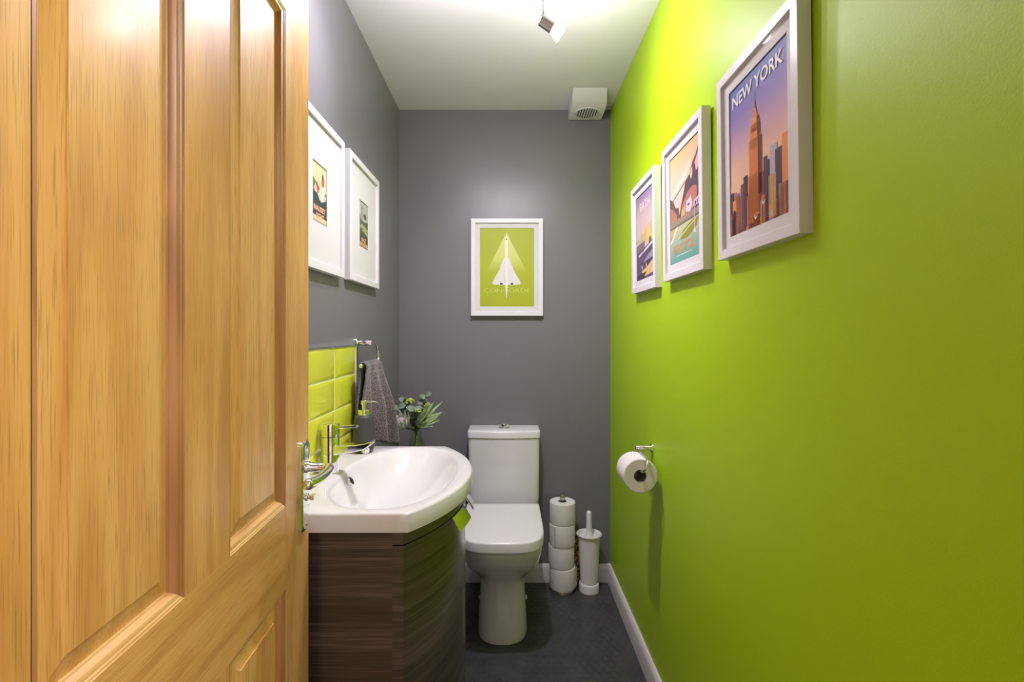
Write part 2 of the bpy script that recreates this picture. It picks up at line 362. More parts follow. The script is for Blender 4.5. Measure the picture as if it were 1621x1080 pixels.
# lever handle on a long backplate
pu0, pu1, pz0, pz1 = 0.706, 0.750, 0.8335, 1.018
mb = MB(); pc = (pu0+pu1)/2
def plate(i, y):
    out = []; ww = (pu1-pu0)/2-i; r_ = 0.012
    for cx, cz, a0 in ((pc+ww-r_, pz1-i-r_, 0), (pc-ww+r_, pz1-i-r_, PI/2), (pc-ww+r_, pz0+i+r_, PI), (pc+ww-r_, pz0+i+r_, 1.5*PI)):
        for k in range(5):
            a = a0+PI/2*k/4; out.append((cx+r_*math.cos(a), y, cz+r_*math.sin(a)))
    return out
mb.loft([plate(0, 0), plate(0, -0.006), plate(0.003, -0.009), plate(0.005, -0.0095)], True, True)
lh = mb.build('lever_handle', 'chrome', door, angle=40); lh['label'] = 'polished chrome lever handle on a tall backplate'
zl = 0.963
mb = MB()
Rx = Matrix.Translation((pc, -0.009, zl)) @ Matrix.Rotation(PI/2, 4, 'X')
mb.lathe([(0.0125, 0), (0.0125, 0.006), (0.0105, 0.008), (0.0105, 0.012), (0.0088, 0.014), (0.0084, 0.030)], Rx, 24)
mb.tube([(pc, -0.034, zl), (pc, -0.047, zl), (pc-0.006, -0.056, zl), (pc-0.018, -0.060, zl-0.001), (pc-0.045, -0.060, zl-0.003), (pc-0.080, -0.056, zl-0.004), (pc-0.108, -0.050, zl-0.002)],
        [0.0084, 0.0105], 16, smooth=5)
mb.ball((pc-0.108, -0.050, zl-0.002), 0.0105, 14, 9)
mb.build('lever', 'chrome', lh, angle=50)
mb = MB(); mb.lathe([(0.008, 0), (0.008, 0.004), (0.0045, 0.005), (0.0045, 0.010)], Matrix.Translation((pc, -0.009, 0.902)) @ Matrix.Rotation(PI/2, 4, 'X'), 18)
mb.box(pc-0.008, pc+0.008, -0.026, -0.018, 0.8975, 0.9065); mb.build('thumb_turn', 'chrome', lh, bevel=0.001)
for zz in (pz0+0.014, pz1-0.014):
    MB().lathe([(0.0045, 0), (0.0045, 0.0012), (0.003, 0.002)], Matrix.Translation((pc, -0.0092, zz)) @ Matrix.Rotation(PI/2, 4, 'X'), 14).build('screw', 'chrome', lh)

# ------------------------------------------------------------------ vanity cabinet with bowed doors
BZ = 0.847
RC = Vector((-0.591, 1.36)); RB = 0.485; CR = 0.465
CY0, CY1 = 1.062, 1.658
CZ1 = BZ-0.0465
van = thing('vanity_cabinet', (-0.39, 1.36, 0), 'dark wood vanity cabinet with bowed front under the white basin', 'cabinet')
def arc(R, ya, yb, n, z): return [Vector((RC.x + math.sqrt(R*R-(yy-RC.y)**2), yy, z)) for yy in [ya+(yb-ya)*i/n for i in range(n+1)]]
for a, b_ in ((CY0, CY0+0.018), (CY1-0.018, CY1)):
    MB().box(XL+0.002, -0.2585, a, b_, 0.0, CZ1).build('side_panel', 'wenge', van, bevel=0.0006)
MB().box(XL+0.002, -0.29, CY0+0.018, CY1-0.018, 0.07, 0.088).build('bottom_panel', 'wenge', van)
def bow(ya, yb, za, zb, name, n=16):
    A = arc(CR, ya, yb, n, 0); B = list(reversed(arc(CR-0.019, ya, yb, n, 0)))
    out = [Vector((p.x, p.y, 0)) for p in A+B]
    mb = MB(); mb.loft([[Vector((p.x, p.y, za)) for p in out], [Vector((p.x, p.y, zb)) for p in out]])
    return mb.build(name, 'wenge_bow', van, angle=30, bevel=0.0006)
bow(CY0, CY1, 0.7715, CZ1, 'top_strip', 30)
bow(CY0+0.01, CY1-0.01, 0.0, 0.058, 'plinth', 30)
for a, b_, ha, hb in ((CY0, 1.3588, 1.222, 1.318), (1.3612, CY1, 1.368, 1.455)):
    d = bow(a, b_, 0.061, 0.7685, 'door')
    # bent chrome tab over the top edge of the door
    loops = []
    for i in range(9):
        yy = ha+(hb-ha)*i/8; nx = math.sqrt(CR*CR-(yy-RC.y)**2); nrm = Vector((nx, yy-RC.y, 0)).normalized(); p = Vector((RC.x, RC.y, 0))+nrm*CR
        sec = [(-0.016, 0.7692), (0.003, 0.7692), (0.0075, 0.764), (0.024, 0.7360), (0.0225, 0.7350), (0.006, 0.7625), (0.002, 0.7687), (-0.016, 0.7687)]
        loops.append([p+nrm*q+Vector((0, 0, zz)) for q, zz in sec])
    h = MB().loft(loops).build('handle', 'chrome', d, angle=25); h['label'] = 'bent chrome tab handle'

# ------------------------------------------------------------------ basin
NB = 96
BY0, BY1 = 1.047, 1.673
def basin_outline(inset=0.0):
    P = []
    R = RB-inset; ya, yb = BY0+inset, BY1-inset
    A = arc(R, ya, yb, 40, 0); xw = XL+0.0015
    P += A
    for i in range(1, 14): P.append(Vector((A[-1].x+(xw-A[-1].x)*i/14, yb, 0)))
    for i in range(0, 28): P.append(Vector((xw, yb+(ya-yb)*i/28, 0)))
    for i in range(0, 14): P.append(Vector((xw+(A[0].x-xw)*i/14, ya, 0)))
    return P
BC = Vector((-0.313, 1.36, 0))
def bowl_loop(outer, a, b_, n, z, cx=None):
    c = Vector((BC.x if cx is None else cx, BC.y, 0)); out = []
    for p in outer:
        d = p-BC; th = math.atan2(d.y/0.3, d.x/0.2); ct, st = math.cos(th), math.sin(th)
        out.append(Vector((c.x+a*math.copysign(abs(ct)**(2/n), ct), c.y+b_*math.copysign(abs(st)**(2/n), st), z)))
    return out
O = basin_outline(); O1 = basin_outline(0.0025); O2 = basin_outline(0.006); O3 = basin_outline(0.004)
Z = lambda L, z: [Vector((p.x, p.y, z)) for p in L]
NL = 2.25
loops = [bowl_loop(O, 0.030, 0.030, 2, BZ-0.140, -0.36), bowl_loop(O, 0.10, 0.18, 2.2, BZ-0.125, -0.33), bowl_loop(O, 0.155, 0.268, NL, BZ-0.05),
         Z(O3, BZ-0.045), Z(O, BZ-0.042), Z(O, BZ-0.005), Z(O1, BZ-0.0015), Z(O2, BZ),
         bowl_loop(O, 0.169, 0.291, NL, BZ+0.0003), bowl_loop(O, 0.163, 0.285, NL, BZ-0.0008), bowl_loop(O, 0.1585, 0.279, NL, BZ-0.004), bowl_loop(O, 0.152, 0.270, NL, BZ-0.013),
         bowl_loop(O, 0.138, 0.245, NL, BZ-0.040, -0.316), bowl_loop(O, 0.120, 0.205, 2.2, BZ-0.075, -0.322), bowl_loop(O, 0.09, 0.14, 2.1, BZ-0.102, -0.335), bowl_loop(O, 0.055, 0.075, 2, BZ-0.116, -0.35),
         bowl_loop(O, 0.024, 0.024, 2, BZ-0.121, -0.36), bowl_loop(O, 0.020, 0.020, 2, BZ-0.130, -0.36)]
mb = MB(); mb.loft(loops, True, True)
bas = thing('wash_basin', (-0.33, 1.36, BZ-0.14), 'white ceramic wash basin with bowed front and oval bowl', 'basin')
mb.build('basin_body', 'ceramic', bas, angle=50)
oc = Vector((-0.449, 1.362, BZ-0.027)); on = Vector((0.83, 0, 0.55)).normalized()
RO = Matrix.Translation(oc) @ on.to_track_quat('Z', 'Y').to_matrix().to_4x4()
o = MB().lathe([(0.0135, -0.004), (0.0135, 0.001), (0.012, 0.0025), (0.009, 0.0022), (0.0085, -0.002)], RO, 28).build('overflow_ring', 'chrome', bas); 
MB().lathe([(0.0086, -0.001), (0.0086, 0.0)], RO, 24).build('overflow_dark_disc', 'black', bas)  # black disc standing in for the shade inside the overflow
MB().lathe([(0.020, 0), (0.020, 0.004), (0.016, 0.007), (0.004, 0.008)], Matrix.Translation((-0.36, 1.36, BZ-0.1295)), 28).build('waste_plug', 'chrome', bas)

# ------------------------------------------------------------------ tap
tx, ty = -0.507, 1.360
tap = thing('basin_tap', (tx, ty, BZ), 'chrome mixer tap with flat spout on the basin', 'tap')
TT = Matrix.Translation((tx, ty, BZ+0.0002))
MB().lathe([(0.0262, 0), (0.0262, 0.002), (0.0250, 0.003), (0.0250, 0.1), (0.0246, 0.1005)], TT, 40).build('tap_body', 'chrome', tap, angle=40)
cap = MB().lathe([(0.0246, 0.1012), (0.0255, 0.1018), (0.0255, 0.134), (0.0245, 0.1365), (0.015, 0.138)], TT, 40).build('tap_cap', 'chrome', tap, angle=40)
mb = MB(); mb.loft([[(tx+a, ty+h*s1, BZ+c) for s1, c in ((-1, zc-0.0035), (1, zc-0.0035), (1, zc+0.0035), (-1, zc+0.0035))] for a, h, zc in ((0.015, 0.009, 0.127), (0.045, 0.008, 0.128), (0.078, 0.007, 0.130))])
mb.build('tap_lever', 'chrome', cap, bevel=0.0015)
mb = MB(); mb.loft([[(tx+a, ty+h*s1, BZ+c) for s1, c in ((-1, zb), (1, zb), (1, zt), (-1, zt))] for a, h, zb, zt in
    ((0.012, 0.019, 0.050, 0.078), (0.03, 0.0195, 0.053, 0.078), (0.07, 0.020, 0.059, 0.079), (0.10, 0.020, 0.066, 0.083), (0.122, 0.0195, 0.080, 0.090))])
sp_ = mb.build('tap_spout', 'chrome', tap, bevel=0.003, bseg=3)
MB().lathe([(0.0105, 0), (0.0105, 0.012), (0.008, 0.012)], Matrix.Translation((tx+0.100, ty, BZ+0.0545)), 20).build('aerator', 'chrome', sp_)

# ------------------------------------------------------------------ tiled splashback
sx = XL+0.0004
spl = thing('tile_splashback', (XL, 1.39, BZ), 'lime green glazed tile splashback above the basin', 'splashback')
TY1 = 1.690; TZ1 = 1.196
MB().box(sx, sx+0.0061, TY1-0.602, TY1, BZ+0.001, TZ1).build('grout_bed', 'grout', spl)
def tile(ya, yb, za, zb):
    g = 0.0018; bw = 0.011
    R = lambda i, x: [(x, ya+g+i, za+g+i), (x, yb-g-i, za+g+i), (x, yb-g-i, zb-g-i), (x, ya+g+i, zb-g-i)]
    return MB().loft([R(0, sx+0.003), R(0, sx+0.0062), R(0.0008, sx+0.0068), R(min(bw, (zb-za)/3), sx+0.0096), R(min(bw, (zb-za)/3)+0.001, sx+0.0098)], True, True)
first = None
for i in range(3):
    for j in range(4):
        ya = TY1-0.2*(i+1); zb = TZ1-0.0985*j; za = max(zb-0.0985, BZ+0.002)
        if j < 3 and first is not None:
            o = first.copy(); C.objects.link(o); o.parent = spl; o.matrix_parent_inverse = Matrix.Translation(-spl.location)
            o.location = (0, ya-fy, zb-fz)
        else:
            o = tile(ya, ya+0.2, za, zb).build('tile', 'tile', spl, angle=20)
            if first is None: first, fy, fz = o, ya, zb
MB().box(sx, sx+0.0105, TY1, TY1+0.003, BZ+0.001, TZ1).build('edge_trim', 'skirting', spl)
MB().box(sx, sx+0.0115, TY1-0.602, TY1+0.003, TZ1, TZ1+0.0035).build('edge_trim', 'chrome', spl)

# ------------------------------------------------------------------ soap dispenser
dx, dy = -0.479, 1.585
sd = thing('soap_dispenser', (dx, dy, BZ), 'charcoal soap dispenser with chrome pump beside the tap', 'dispenser')
TD = Matrix.Translation((dx, dy, BZ+0.0004))
MB().lathe([(0.020, 0), (0.026, 0.002), (0.0315, 0.010), (0.0345, 0.022), (0.0355, 0.040), (0.0345, 0.07), (0.0315, 0.105), (0.0295, 0.117), (0.0265, 0.121), (0.015, 0.122)], TD, 40).build('bottle', 'soap_grey', sd, angle=60)
pm = MB().lathe([(0.0185, 0.122), (0.0190, 0.124), (0.0190, 0.139), (0.0178, 0.141), (0.007, 0.1415), (0.0068, 0.157), (0.0105, 0.158), (0.0105, 0.169), (0.009, 0.171)], TD, 30).build('pump_head', 'chrome', sd, angle=35)
MB().tube([(dx, dy, BZ+0.166), (dx+0.02, dy, BZ+0.167), (dx+0.040, dy, BZ+0.165), (dx+0.050, dy, BZ+0.160)], [0.0045, 0.003], 10, smooth=4).build('nozzle', 'chrome', pm)

# ------------------------------------------------------------------ towel ring and towel
rx = -0.500
tr = thing('towel_ring', (XL, 1.72, 1.12), 'chrome open towel ring on the grey wall beside the tiles', 'towel ring')
RY = Matrix.Translation((XL+0.0005, 1.722, 1.205)) @ Matrix.Rotation(PI/2, 4, 'Y')
MB().lathe([(0.019, 0), (0.019, 0.006), (0.017, 0.008), (0.0095, 0.0085), (0.0095, 0.054), (0.0085, 0.0555)], RY, 26).build('wall_post', 'chrome', tr, angle=35)
mb = MB()
path = [(rx, 1.722, 1.205), (rx, 1.755, 1.206), (rx, 1.785, 1.203), (rx, 1.810, 1.193), (rx, 1.826, 1.175), (rx, 1.833, 1.152), (rx, 1.826, 1.135), (rx, 1.808, 1.1288), (rx, 1.77, 1.1285), (rx, 1.70, 1.1285), (rx, 1.622, 1.1285)]
mb.tube(path, 0.0062, 14, smooth=6); mb.ball((rx, 1.620, 1.1285), 0.0078, 14, 9)
mb.build('ring_arm', 'chrome', tr, angle=60)
# towel: a sheet folded over the lower bar
NU, NV = 60, 56
verts = []
def towel_pt(u, s):
    """u across the towel, s in [-1,1]: back hem .. over the bar .. front hem"""
    side = 1 if s > 0 else -1; a = abs(s)
    g = 0.5-0.5*math.cos(min(1, a*1.6)*PI)
    ya = 1.640 - 0.016*min(1, a*1.5); yb = 1.822 + 0.075*a**1.25
    yy = ya+(yb-ya)*u
    bottom = 0.857 - 0.055*max(0, (yy-1.70)/0.2) if side > 0 else 0.862
    if side < 0: yy = ya+(1.83+0.02*a-ya)*u
    zz = 1.1375 + (bottom-1.1375)*a
    amp = 0.0035+0.013*g
    fold = math.sin(u*2*PI*2.3+0.6+0.9*a)*amp + 0.5*amp*math.sin(u*2*PI*4.1+2+1.2*a)
    th = min(1, a/0.035)
    if side > 0:
        base = rx + 0.0098*math.sin(th*PI/2) + 0.012*g + 0.030*u*a
        # the near edge drops back to the tiles
        base -= 0.040*max(0, (0.22-u)/0.22)*g
        xx = base+fold*th
    else:
        xx = rx - 0.0098*math.sin(th*PI/2) - 0.011*g + 0.25*fold*th
        xx = max(xx, XL+0.0145)
    if side > 0: xx = max(xx, XL+0.0215)
    return Vector((xx, yy, zz + (0.003*math.cos(th*PI/2) if a < 0.05 else 0)))
ss = [-1+2*i/(NV*2) for i in range(NV*2+1)]
mb = MB(); grid = [[towel_pt(u/NU, s) for u in range(NU+1)] for s in ss]
mb.loft(grid, False, False, closed=False)
tw = mb.build('hand_towel', 'towel', angle=180, recentre=True)
md = tw.modifiers.new('thick', 'SOLIDIFY'); md.thickness = 0.005; md.offset = 0
tag(tw, 'mauve grey terry hand towel hanging on the chrome ring', 'towel')

# ------------------------------------------------------------------ toilet
tcx = -0.028
wc = thing('toilet', (tcx, 2.15, 0), 'white close-coupled toilet with closed lid against the grey wall', 'toilet')
def dplan(cx, half, yf, yb, n, z, N=64, yc=None):
    """front: half superellipse; back: straight to yb"""
    yc = yc if yc else yf+half*1.25; b_ = yc-yf; out = []
    for i in range(N+1):
        t = PI+PI*i/N; ct, st = math.cos(t), math.sin(t)
        out.append(Vector((cx+half*math.copysign(abs(ct)**(2/n), ct), yc+b_*math.copysign(abs(st)**(2/n), st), z)))
    out += [Vector((cx+half, yc+(yb-yc)*k/6, z)) for k in range(1, 6)] + [Vector((cx+half-2*half*k/8, yb, z)) for k in range(9)] + [Vector((cx-half, yb+(yc-yb)*k/6, z)) for k in range(1, 6)]
    return out
sec = [(0.0, 0.104, 1.908, 2.30), (0.012, 0.104, 1.908, 2.30), (0.06, 0.101, 1.916, 2.30), (0.14, 0.096, 1.940, 2.30), (0.19, 0.0945, 1.952, 2.30), (0.215, 0.097, 1.952, 2.30), (0.232, 0.104, 1.944, 2.32),
       (0.252, 0.119, 1.922, 2.34), (0.280, 0.137, 1.886, 2.36), (0.315, 0.150, 1.846, 2.38), (0.350, 0.158, 1.815, 2.39), (0.385, 0.1625, 1.795, 2.39), (0.406, 0.1640, 1.786, 2.39), (0.411, 0.1625, 1.789, 2.39)]
mb = MB(); mb.loft([dplan(tcx, h, a, b_, 2.7, z, yc=(1.98 if z > 0.3 else 2.06)) for z, h, a, b_ in sec])
mb.build('pan', 'ceramic', wc, angle=60)
for s in (-1, 1):   # bolt caps on the foot
    MB().lathe([(0.011, 0), (0.010, 0.006), (0.005, 0.009)], Matrix.Translation((tcx+s*0.097, 2.10, 0.085)) @ Matrix.Rotation(s*PI/2, 4, 'Y'), 16).build('bolt_cap', 'plastic_white', wc)
MB().loft([dplan(tcx, h, a, 2.188, 2.9, z, yc=1.98) for z, h, a in ((0.4115, 0.158, 1.79), (0.4195, 0.158, 1.79))]).build('seat', 'seat_white', wc)
MB().loft([dplan(tcx, h, a, yb, 3.3, z, yc=1.945) for z, h, a, yb in ((0.4205, 0.162, 1.782, 2.190), (0.425, 0.1655, 1.775, 2.192), (0.4545, 0.1655, 1.775, 2.192), (0.4585, 0.1645, 1.7765, 2.191), (0.4608, 0.1625, 1.779, 2.189), (0.4620, 0.1590, 1.7835, 2.187), (0.4624, 0.1540, 1.789, 2.183))]).build('seat_lid', 'seat_white', wc, angle=30)
def cist(half, yf, yb, z, bowd=0.014, r_=0.022):
    out = []
    n = 18
    for i in range(n+1):
        q = -1+2*i/n; out.append(Vector((tcx+0.003+q*(half-r_), yf+bowd*q*q, z)))
    for k in range(1, 6):
        a = -PI/2+PI/2*k/5; out.append(Vector((tcx+0.003+half-r_+r_*math.cos(a), yf+bowd+r_+r_*math.sin(a), z)))
    out += [Vector((tcx+0.003+half, yb, z)), Vector((tcx+0.003-half, yb, z))]
    for k in range(0, 5):
        a = PI+PI/2*k/5; out.append(Vector((tcx+0.003-half+r_+r_*math.cos(a), yf+bowd+r_+r_*math.sin(a), z)))
    return out
MB().loft([cist(h, a, 2.396, z) for z, h, a in ((0.4125, 0.150, 2.270), (0.43, 0.164, 2.256), (0.46, 0.1665, 2.252), (0.60, 0.1680, 2.249), (0.742, 0.1700, 2.246), (0.744, 0.1685, 2.248))]).build('cistern', 'ceramic', wc, angle=40)
MB().loft([cist(h, a, 2.397, z) for z, h, a in ((0.7455, 0.1710, 2.244), (0.7475, 0.1730, 2.241), (0.770, 0.1730, 2.241), (0.7755, 0.1718, 2.2425), (0.7785, 0.1690, 2.2455), (0.7800, 0.1640, 2.251))]).build('cistern_lid', 'ceramic', wc, angle=30)
MB().lathe([(0.027, 0), (0.027, 0.003), (0.0235, 0.006), (0.0235, 0.020), (0.021, 0.0225), (0.012, 0.0235)], Matrix.Translation((tcx+0.003, 2.325, 0.7802)), 30).build('flush_button', 'chrome', wc, angle=40)

# ------------------------------------------------------------------ spare rolls on a stand
stx, sty = 0.256, 2.313
sr = thing('toilet_roll_stand', (stx, sty, 0), 'brushed metal pole stand holding the stacked toilet rolls', 'stand')
MB().lathe([(0.052, 0), (0.052, 0.014), (0.050, 0.017), (0.02, 0.0185)], Matrix.Translation((stx, sty, 0.0008)), 36).build('base', 'nickel', sr)
MB().lathe([(0.010, 0.0188), (0.010, 0.430), (0.0115, 0.440), (0.013, 0.446), (0.013, 0.458), (0.011, 0.462)], Matrix.Translation((stx, sty, 0.0)), 24).build('pole', 'nickel', sr)
def roll_parts(root, R, rc, H, wob=0.0, flap=True):
    mb = MB(); N = 48; loops = []
    for r_, z in ((rc+0.002, 0.001), (R-0.004, 0.0), (R-0.001, 0.002), (R, 0.006), (R, H/2), (R, H-0.006), (R-0.001, H-0.002), (R-0.004, H), (rc+0.002, H-0.001), (rc+0.0015, H*0.5), (rc+0.002, 0.001)):
        L = []
        for i in range(N):
            a = 2*PI*i/N; k = 1+wob*math.sin(3*a+z*9)*(1 if r_ > rc+0.004 else 0); L.append((r_*k*math.cos(a), r_*k*math.sin(a), z))
        loops.append(L)
    mb.loft(loops, False, False)
    if flap:      # the loose end of the paper
        A = []
        for i in range(7):
            a = -0.25+0.35*i/6; rr = R+0.0012+0.005*max(0, (i-3)/3)**2; A.append((rr*math.cos(a), rr*math.sin(a)))
        L0 = [(x_, y_, 0.004) for x_, y_ in A]; L1 = [(x_, y_, H-0.004) for x_, y_ in A]
        mb.loft([L0, L1], False, False, closed=False)
    mb.build('paper', 'paper', root, angle=35)
    MB().loft([[(r_*math.cos(2*PI*i/28), r_*math.sin(2*PI*i/28), z) for i in range(28)] for r_, z in ((rc, 0.0015), (rc+0.0012, 0.0015), (rc+0.0012, H-0.0015), (rc, H-0.0015), (rc, 0.0015))], False, False).build('core', 'cardboard', root)
rl = ['bottom roll of the toilet paper stack, standing on the metal base', 'second toilet roll up from the base of the stack', 'third toilet roll up from the base of the stack', 'top roll of the toilet paper stack, with the pole end showing']
proto = None
zz = 0.0195
for k in range(4):
    if proto is None:
        root = thing('toilet_roll', (stx, sty, zz), rl[0], 'toilet roll', 'spare toilet rolls on the stand', world=False); roll_parts(root, 0.0615, 0.019, 0.1025, 0.006); proto = root
    else:
        root = copy_tree(proto); root['label'] = rl[k]
    root.location = (stx+(0.001, -0.0035, -0.001, 0.0005)[k], sty+(0, 0.001, -0.001, 0)[k], zz); root.rotation_euler = (0, 0, (-0.15, 2.6, 4.0, 1.5)[k])
    zz += 0.1031

# ------------------------------------------------------------------ toilet brush
bx, by = 0.385, 2.315
tb = thing('toilet_brush', (bx, by, 0), 'white plastic toilet brush in its tapered holder by the green wall', 'toilet brush')
TB = Matrix.Translation((bx, by, 0.0008))
hb_ = MB().lathe([(0.0475, 0), (0.0475, 0.030), (0.0455, 0.0375), (0.0415, 0.040), (0.0415, 0.044), (0.0445, 0.10), (0.0490, 0.18), (0.0525, 0.255), (0.0535, 0.262), (0.0605, 0.270), (0.0605, 0.2735), (0.057, 0.2735), (0.050, 0.266), (0.046, 0.255), (0.030, 0.2535)], TB, 44).build('holder', 'plastic_white', tb, angle=35)
MB().lathe([(0.022, 0.2536), (0.019, 0.262), (0.0145, 0.275), (0.0135, 0.30), (0.0125, 0.355), (0.0120, 0.372), (0.009, 0.379), (0.004, 0.381)], TB, 24).build('handle', 'plastic_white', tb, angle=50)
# ------------------------------------------------------------------ patterned canister tucked behind
o = MB().lathe([(0.016, 0), (0.018, 0.003), (0.018, 0.215), (0.0165, 0.228), (0.011, 0.236), (0.011, 0.256), (0.009, 0.258)], Matrix.Translation((0.3285, 2.3635, 0.0008)), 24).build('patterned_canister', 'leopard', recentre=True)
tag(o, 'slim leopard-print canister half hidden between roll stack and brush', 'canister')

# ------------------------------------------------------------------ toilet roll holder on the green wall
ph = thing('toilet_roll_holder', (XR, 1.69, 0.77), 'chrome open-arm toilet roll holder on the green wall', 'roll holder')
RH = Matrix.Translation((XR-0.0005, 1.690, 0.836)) @ Matrix.Rotation(-PI/2, 4, 'Y')
MB().lathe([(0.016, 0), (0.016, 0.005), (0.0145, 0.007), (0.0085, 0.0075), (0.0085, 0.058), (0.0075, 0.0595)], RH, 26).build('wall_post', 'chrome', ph, angle=35)
hx = 0.4515
mb = MB(); mb.tube([(hx, 1.690, 0.832), (hx, 1.640, 0.834), (hx, 1.600, 0.832), (hx-0.001, 1.568, 0.826), (hx-0.005, 1.552, 0.812), (hx-0.012, 1.552, 0.798), (hx-0.018, 1.563, 0.788), (hx-0.021, 1.585, 0.785), (hx-0.021, 1.66, 0.785), (hx-0.021, 1.695, 0.787)], 0.0045, 14, smooth=6)
mb.build('ring_arm', 'chrome', ph, angle=60)
root = thing('toilet_roll', (hx-0.021, 1.573, 0.771), 'toilet roll hanging from the chrome holder on the green wall', 'toilet roll', rot=(-PI/2, 0, 0), world=False)
roll_parts(root, 0.0575, 0.0195, 0.101, 0.002, flap=False)

# ------------------------------------------------------------------ small shelf, vase and flowers in the corner
vx, vy = -0.425, 2.20
SZ = 0.655
o = MB().box(XL+0.001, -0.32, 2.06, YB-0.001, SZ-0.03, SZ).build('corner_shelf', 'wall_grey', bevel=0.002, recentre=True)
tag(o, 'grey corner shelf behind the basin under the glass vase', 'shelf')
o = MB().lathe([(0.001, 0.003), (0.052, 0.003), (0.0545, 0.008), (0.051, 0.03), (0.041, 0.065), (0.028, 0.098), (0.0215, 0.118), (0.0205, 0.128), (0.023, 0.137), (0.0215, 0.1375), (0.019, 0.128), (0.0200, 0.117), (0.0265, 0.097), (0.0395, 0.064), (0.0495, 0.03), (0.052, 0.0095), (0.001, 0.008)],
               Matrix.Translation((vx, vy, SZ-0.0025)), 40).build('glass_vase', 'vase_glass', angle=60, recentre=True)
tag(o, 'clear glass vase with flared base holding the flowers', 'vase')
ZN = SZ+0.135
def leaf(mb, base, d, length, width, up=Vector((0,0,1)), curl=0.25, n=6, mi=0, thick=0.0007, cup=0.2):
    base = Vector(base); d = Vector(d).normalized(); side = d.cross(up)
    side = side.normalized() if side.length > 1e-4 else Vector((1,0,0)); nn = side.cross(d).normalized()
    top = []; bot = []
    for i in range(n+1):
        t = i/n; wv = width*0.5*(math.sin(PI*min(1, 0.16+0.84*t)))**0.8 * (1 if t < 1 else 0) + 0.0004
        p = base+d*length*t - nn*curl*length*t*t
        row = [p-side*wv+nn*wv*cup, p-side*wv*0.5+nn*wv*cup*0.2, p, p+side*wv*0.5+nn*wv*cup*0.2, p+side*wv+nn*wv*cup]
        top.append(row+[q-nn*thick for q in reversed(row)])
    mb.loft(top, True, True, mi)
def stem_to(head, name='stem', parent=None, r=0.0022):
    h = Vector(head); base = Vector((vx+random.uniform(-.008, .008), vy+random.uniform(-.008, .008), SZ+0.012))
    neck = Vector((vx+(h.x-vx)*0.08, vy+(h.y-vy)*0.08, ZN-0.006))
    return MB().tube([base, base.lerp(neck, 0.5), neck, neck.lerp(h, 0.5)+Vector((0, 0, 0.006)), h], r, 8, smooth=5).build(name, 'stem', parent, angle=60)
G = 'flower stems in the glass vase'
# protea
hd = Vector((-0.472, 2.140, 0.826)); ax = Vector((-0.16, -0.58, 0.72)).normalized()
t = thing('protea_stem', (vx, vy, SZ+0.01), 'dusty pink protea bloom with silvery green bracts, at left of bouquet', 'flower', G)
stem_to(hd-ax*0.01, parent=t, r=0.003)
Q = ax.to_track_quat('Z', 'Y').to_matrix().to_4x4(); MQ = Matrix.Translation(hd) @ Q
bl = MB().lathe([(0.006, -0.01), (0.018, 0.0), (0.0255, 0.012), (0.0265, 0.024), (0.022, 0.036), (0.013, 0.043), (0.003, 0.045)], MQ, 24).build('bloom', 'protea', t, angle=60)
for ring_, (cnt, tilt, ln, rad) in enumerate(((9, 0.28, 0.040, 0.022), (10, 0.12, 0.034, 0.0265), (8, 0.55, 0.030, 0.014))):
    for i in range(cnt):
        a = 2*PI*(i+0.5*ring_)/cnt; rd = Vector((math.cos(a), math.sin(a), 0))
        b0 = MQ @ (rd*rad*0.96+Vector((0, 0, 0.004+0.014*(ring_ == 2)))); d = (Q.to_3x3() @ (rd*(-0.35 if ring_ == 2 else 0.06)+Vector((0, 0, 1)))).normalized()
        mb = MB(); leaf(mb, b0, d, ln, 0.013, up=(Q.to_3x3() @ rd), curl=0.25, n=4, cup=-0.2); mb.build('petal', 'protea', bl, angle=60)
for ring_, (cnt, out_, ln, wd) in enumerate(((10, 0.38, 0.062, 0.017), (12, 0.85, 0.066, 0.018))):
    for i in range(cnt):
        a = 2*PI*(i+0.4*ring_)/cnt+0.2; rd = Vector((math.cos(a), math.sin(a), 0))
        b0 = MQ @ (rd*0.014+Vector((0, 0, -0.006))); d = Q.to_3x3() @ (rd*out_+Vector((0, 0, 1)))
        mb = MB(); leaf(mb, b0, d, ln, wd, up=(Q.to_3x3() @ rd), curl=0.22, n=6); mb.build('bract', 'bract', t, angle=60)
# long pointed pale leaves on the right
t = thing('pointed_leaf_stem', (vx, vy, SZ+0.01), 'spray of long pointed pale green leaves, at right of bouquet', 'foliage', G)
lb = Vector((-0.412, 2.165, 0.825)); stem_to(lb, parent=t, r=0.003)
for dx_, dy_, dz_, ln in ((0.95, -0.15, 0.62, 0.125), (0.80, -0.35, 0.78, 0.115), (0.60, -0.3, 0.95, 0.115), (1.0, -0.35, 0.38, 0.105), (1.0, -0.1, 0.16, 0.095), (0.45, -0.6, 0.8, 0.10), (0.9, -0.6, 0.45, 0.095), (1.0, 0.15, 0.75, 0.150), (0.75, -0.7, 0.12, 0.075), (0.5, -0.1, 1.0, 0.105), (0.95, 0.0, 0.45, 0.12), (0.7, -0.5, 0.62, 0.10), (1.0, -0.25, 0.5, 0.13), (0.25, -0.5, 1.0, 0.095), (0.95, -0.35, 0.0, 0.080), (0.7, 0.1, 0.9, 0.13)):
    mb = MB(); leaf(mb, lb+Vector((random.uniform(-.006, .006), random.uniform(-.006, .006), random.uniform(-.008, .012))), (dx_, dy_, dz_), ln, 0.019, up=Vector((random.uniform(-.9, .3), -0.8, random.uniform(.1, .9))), curl=random.uniform(-.15, .15), n=7)
    mb.build('leaf', 'leaf_pale', t, angle=60)
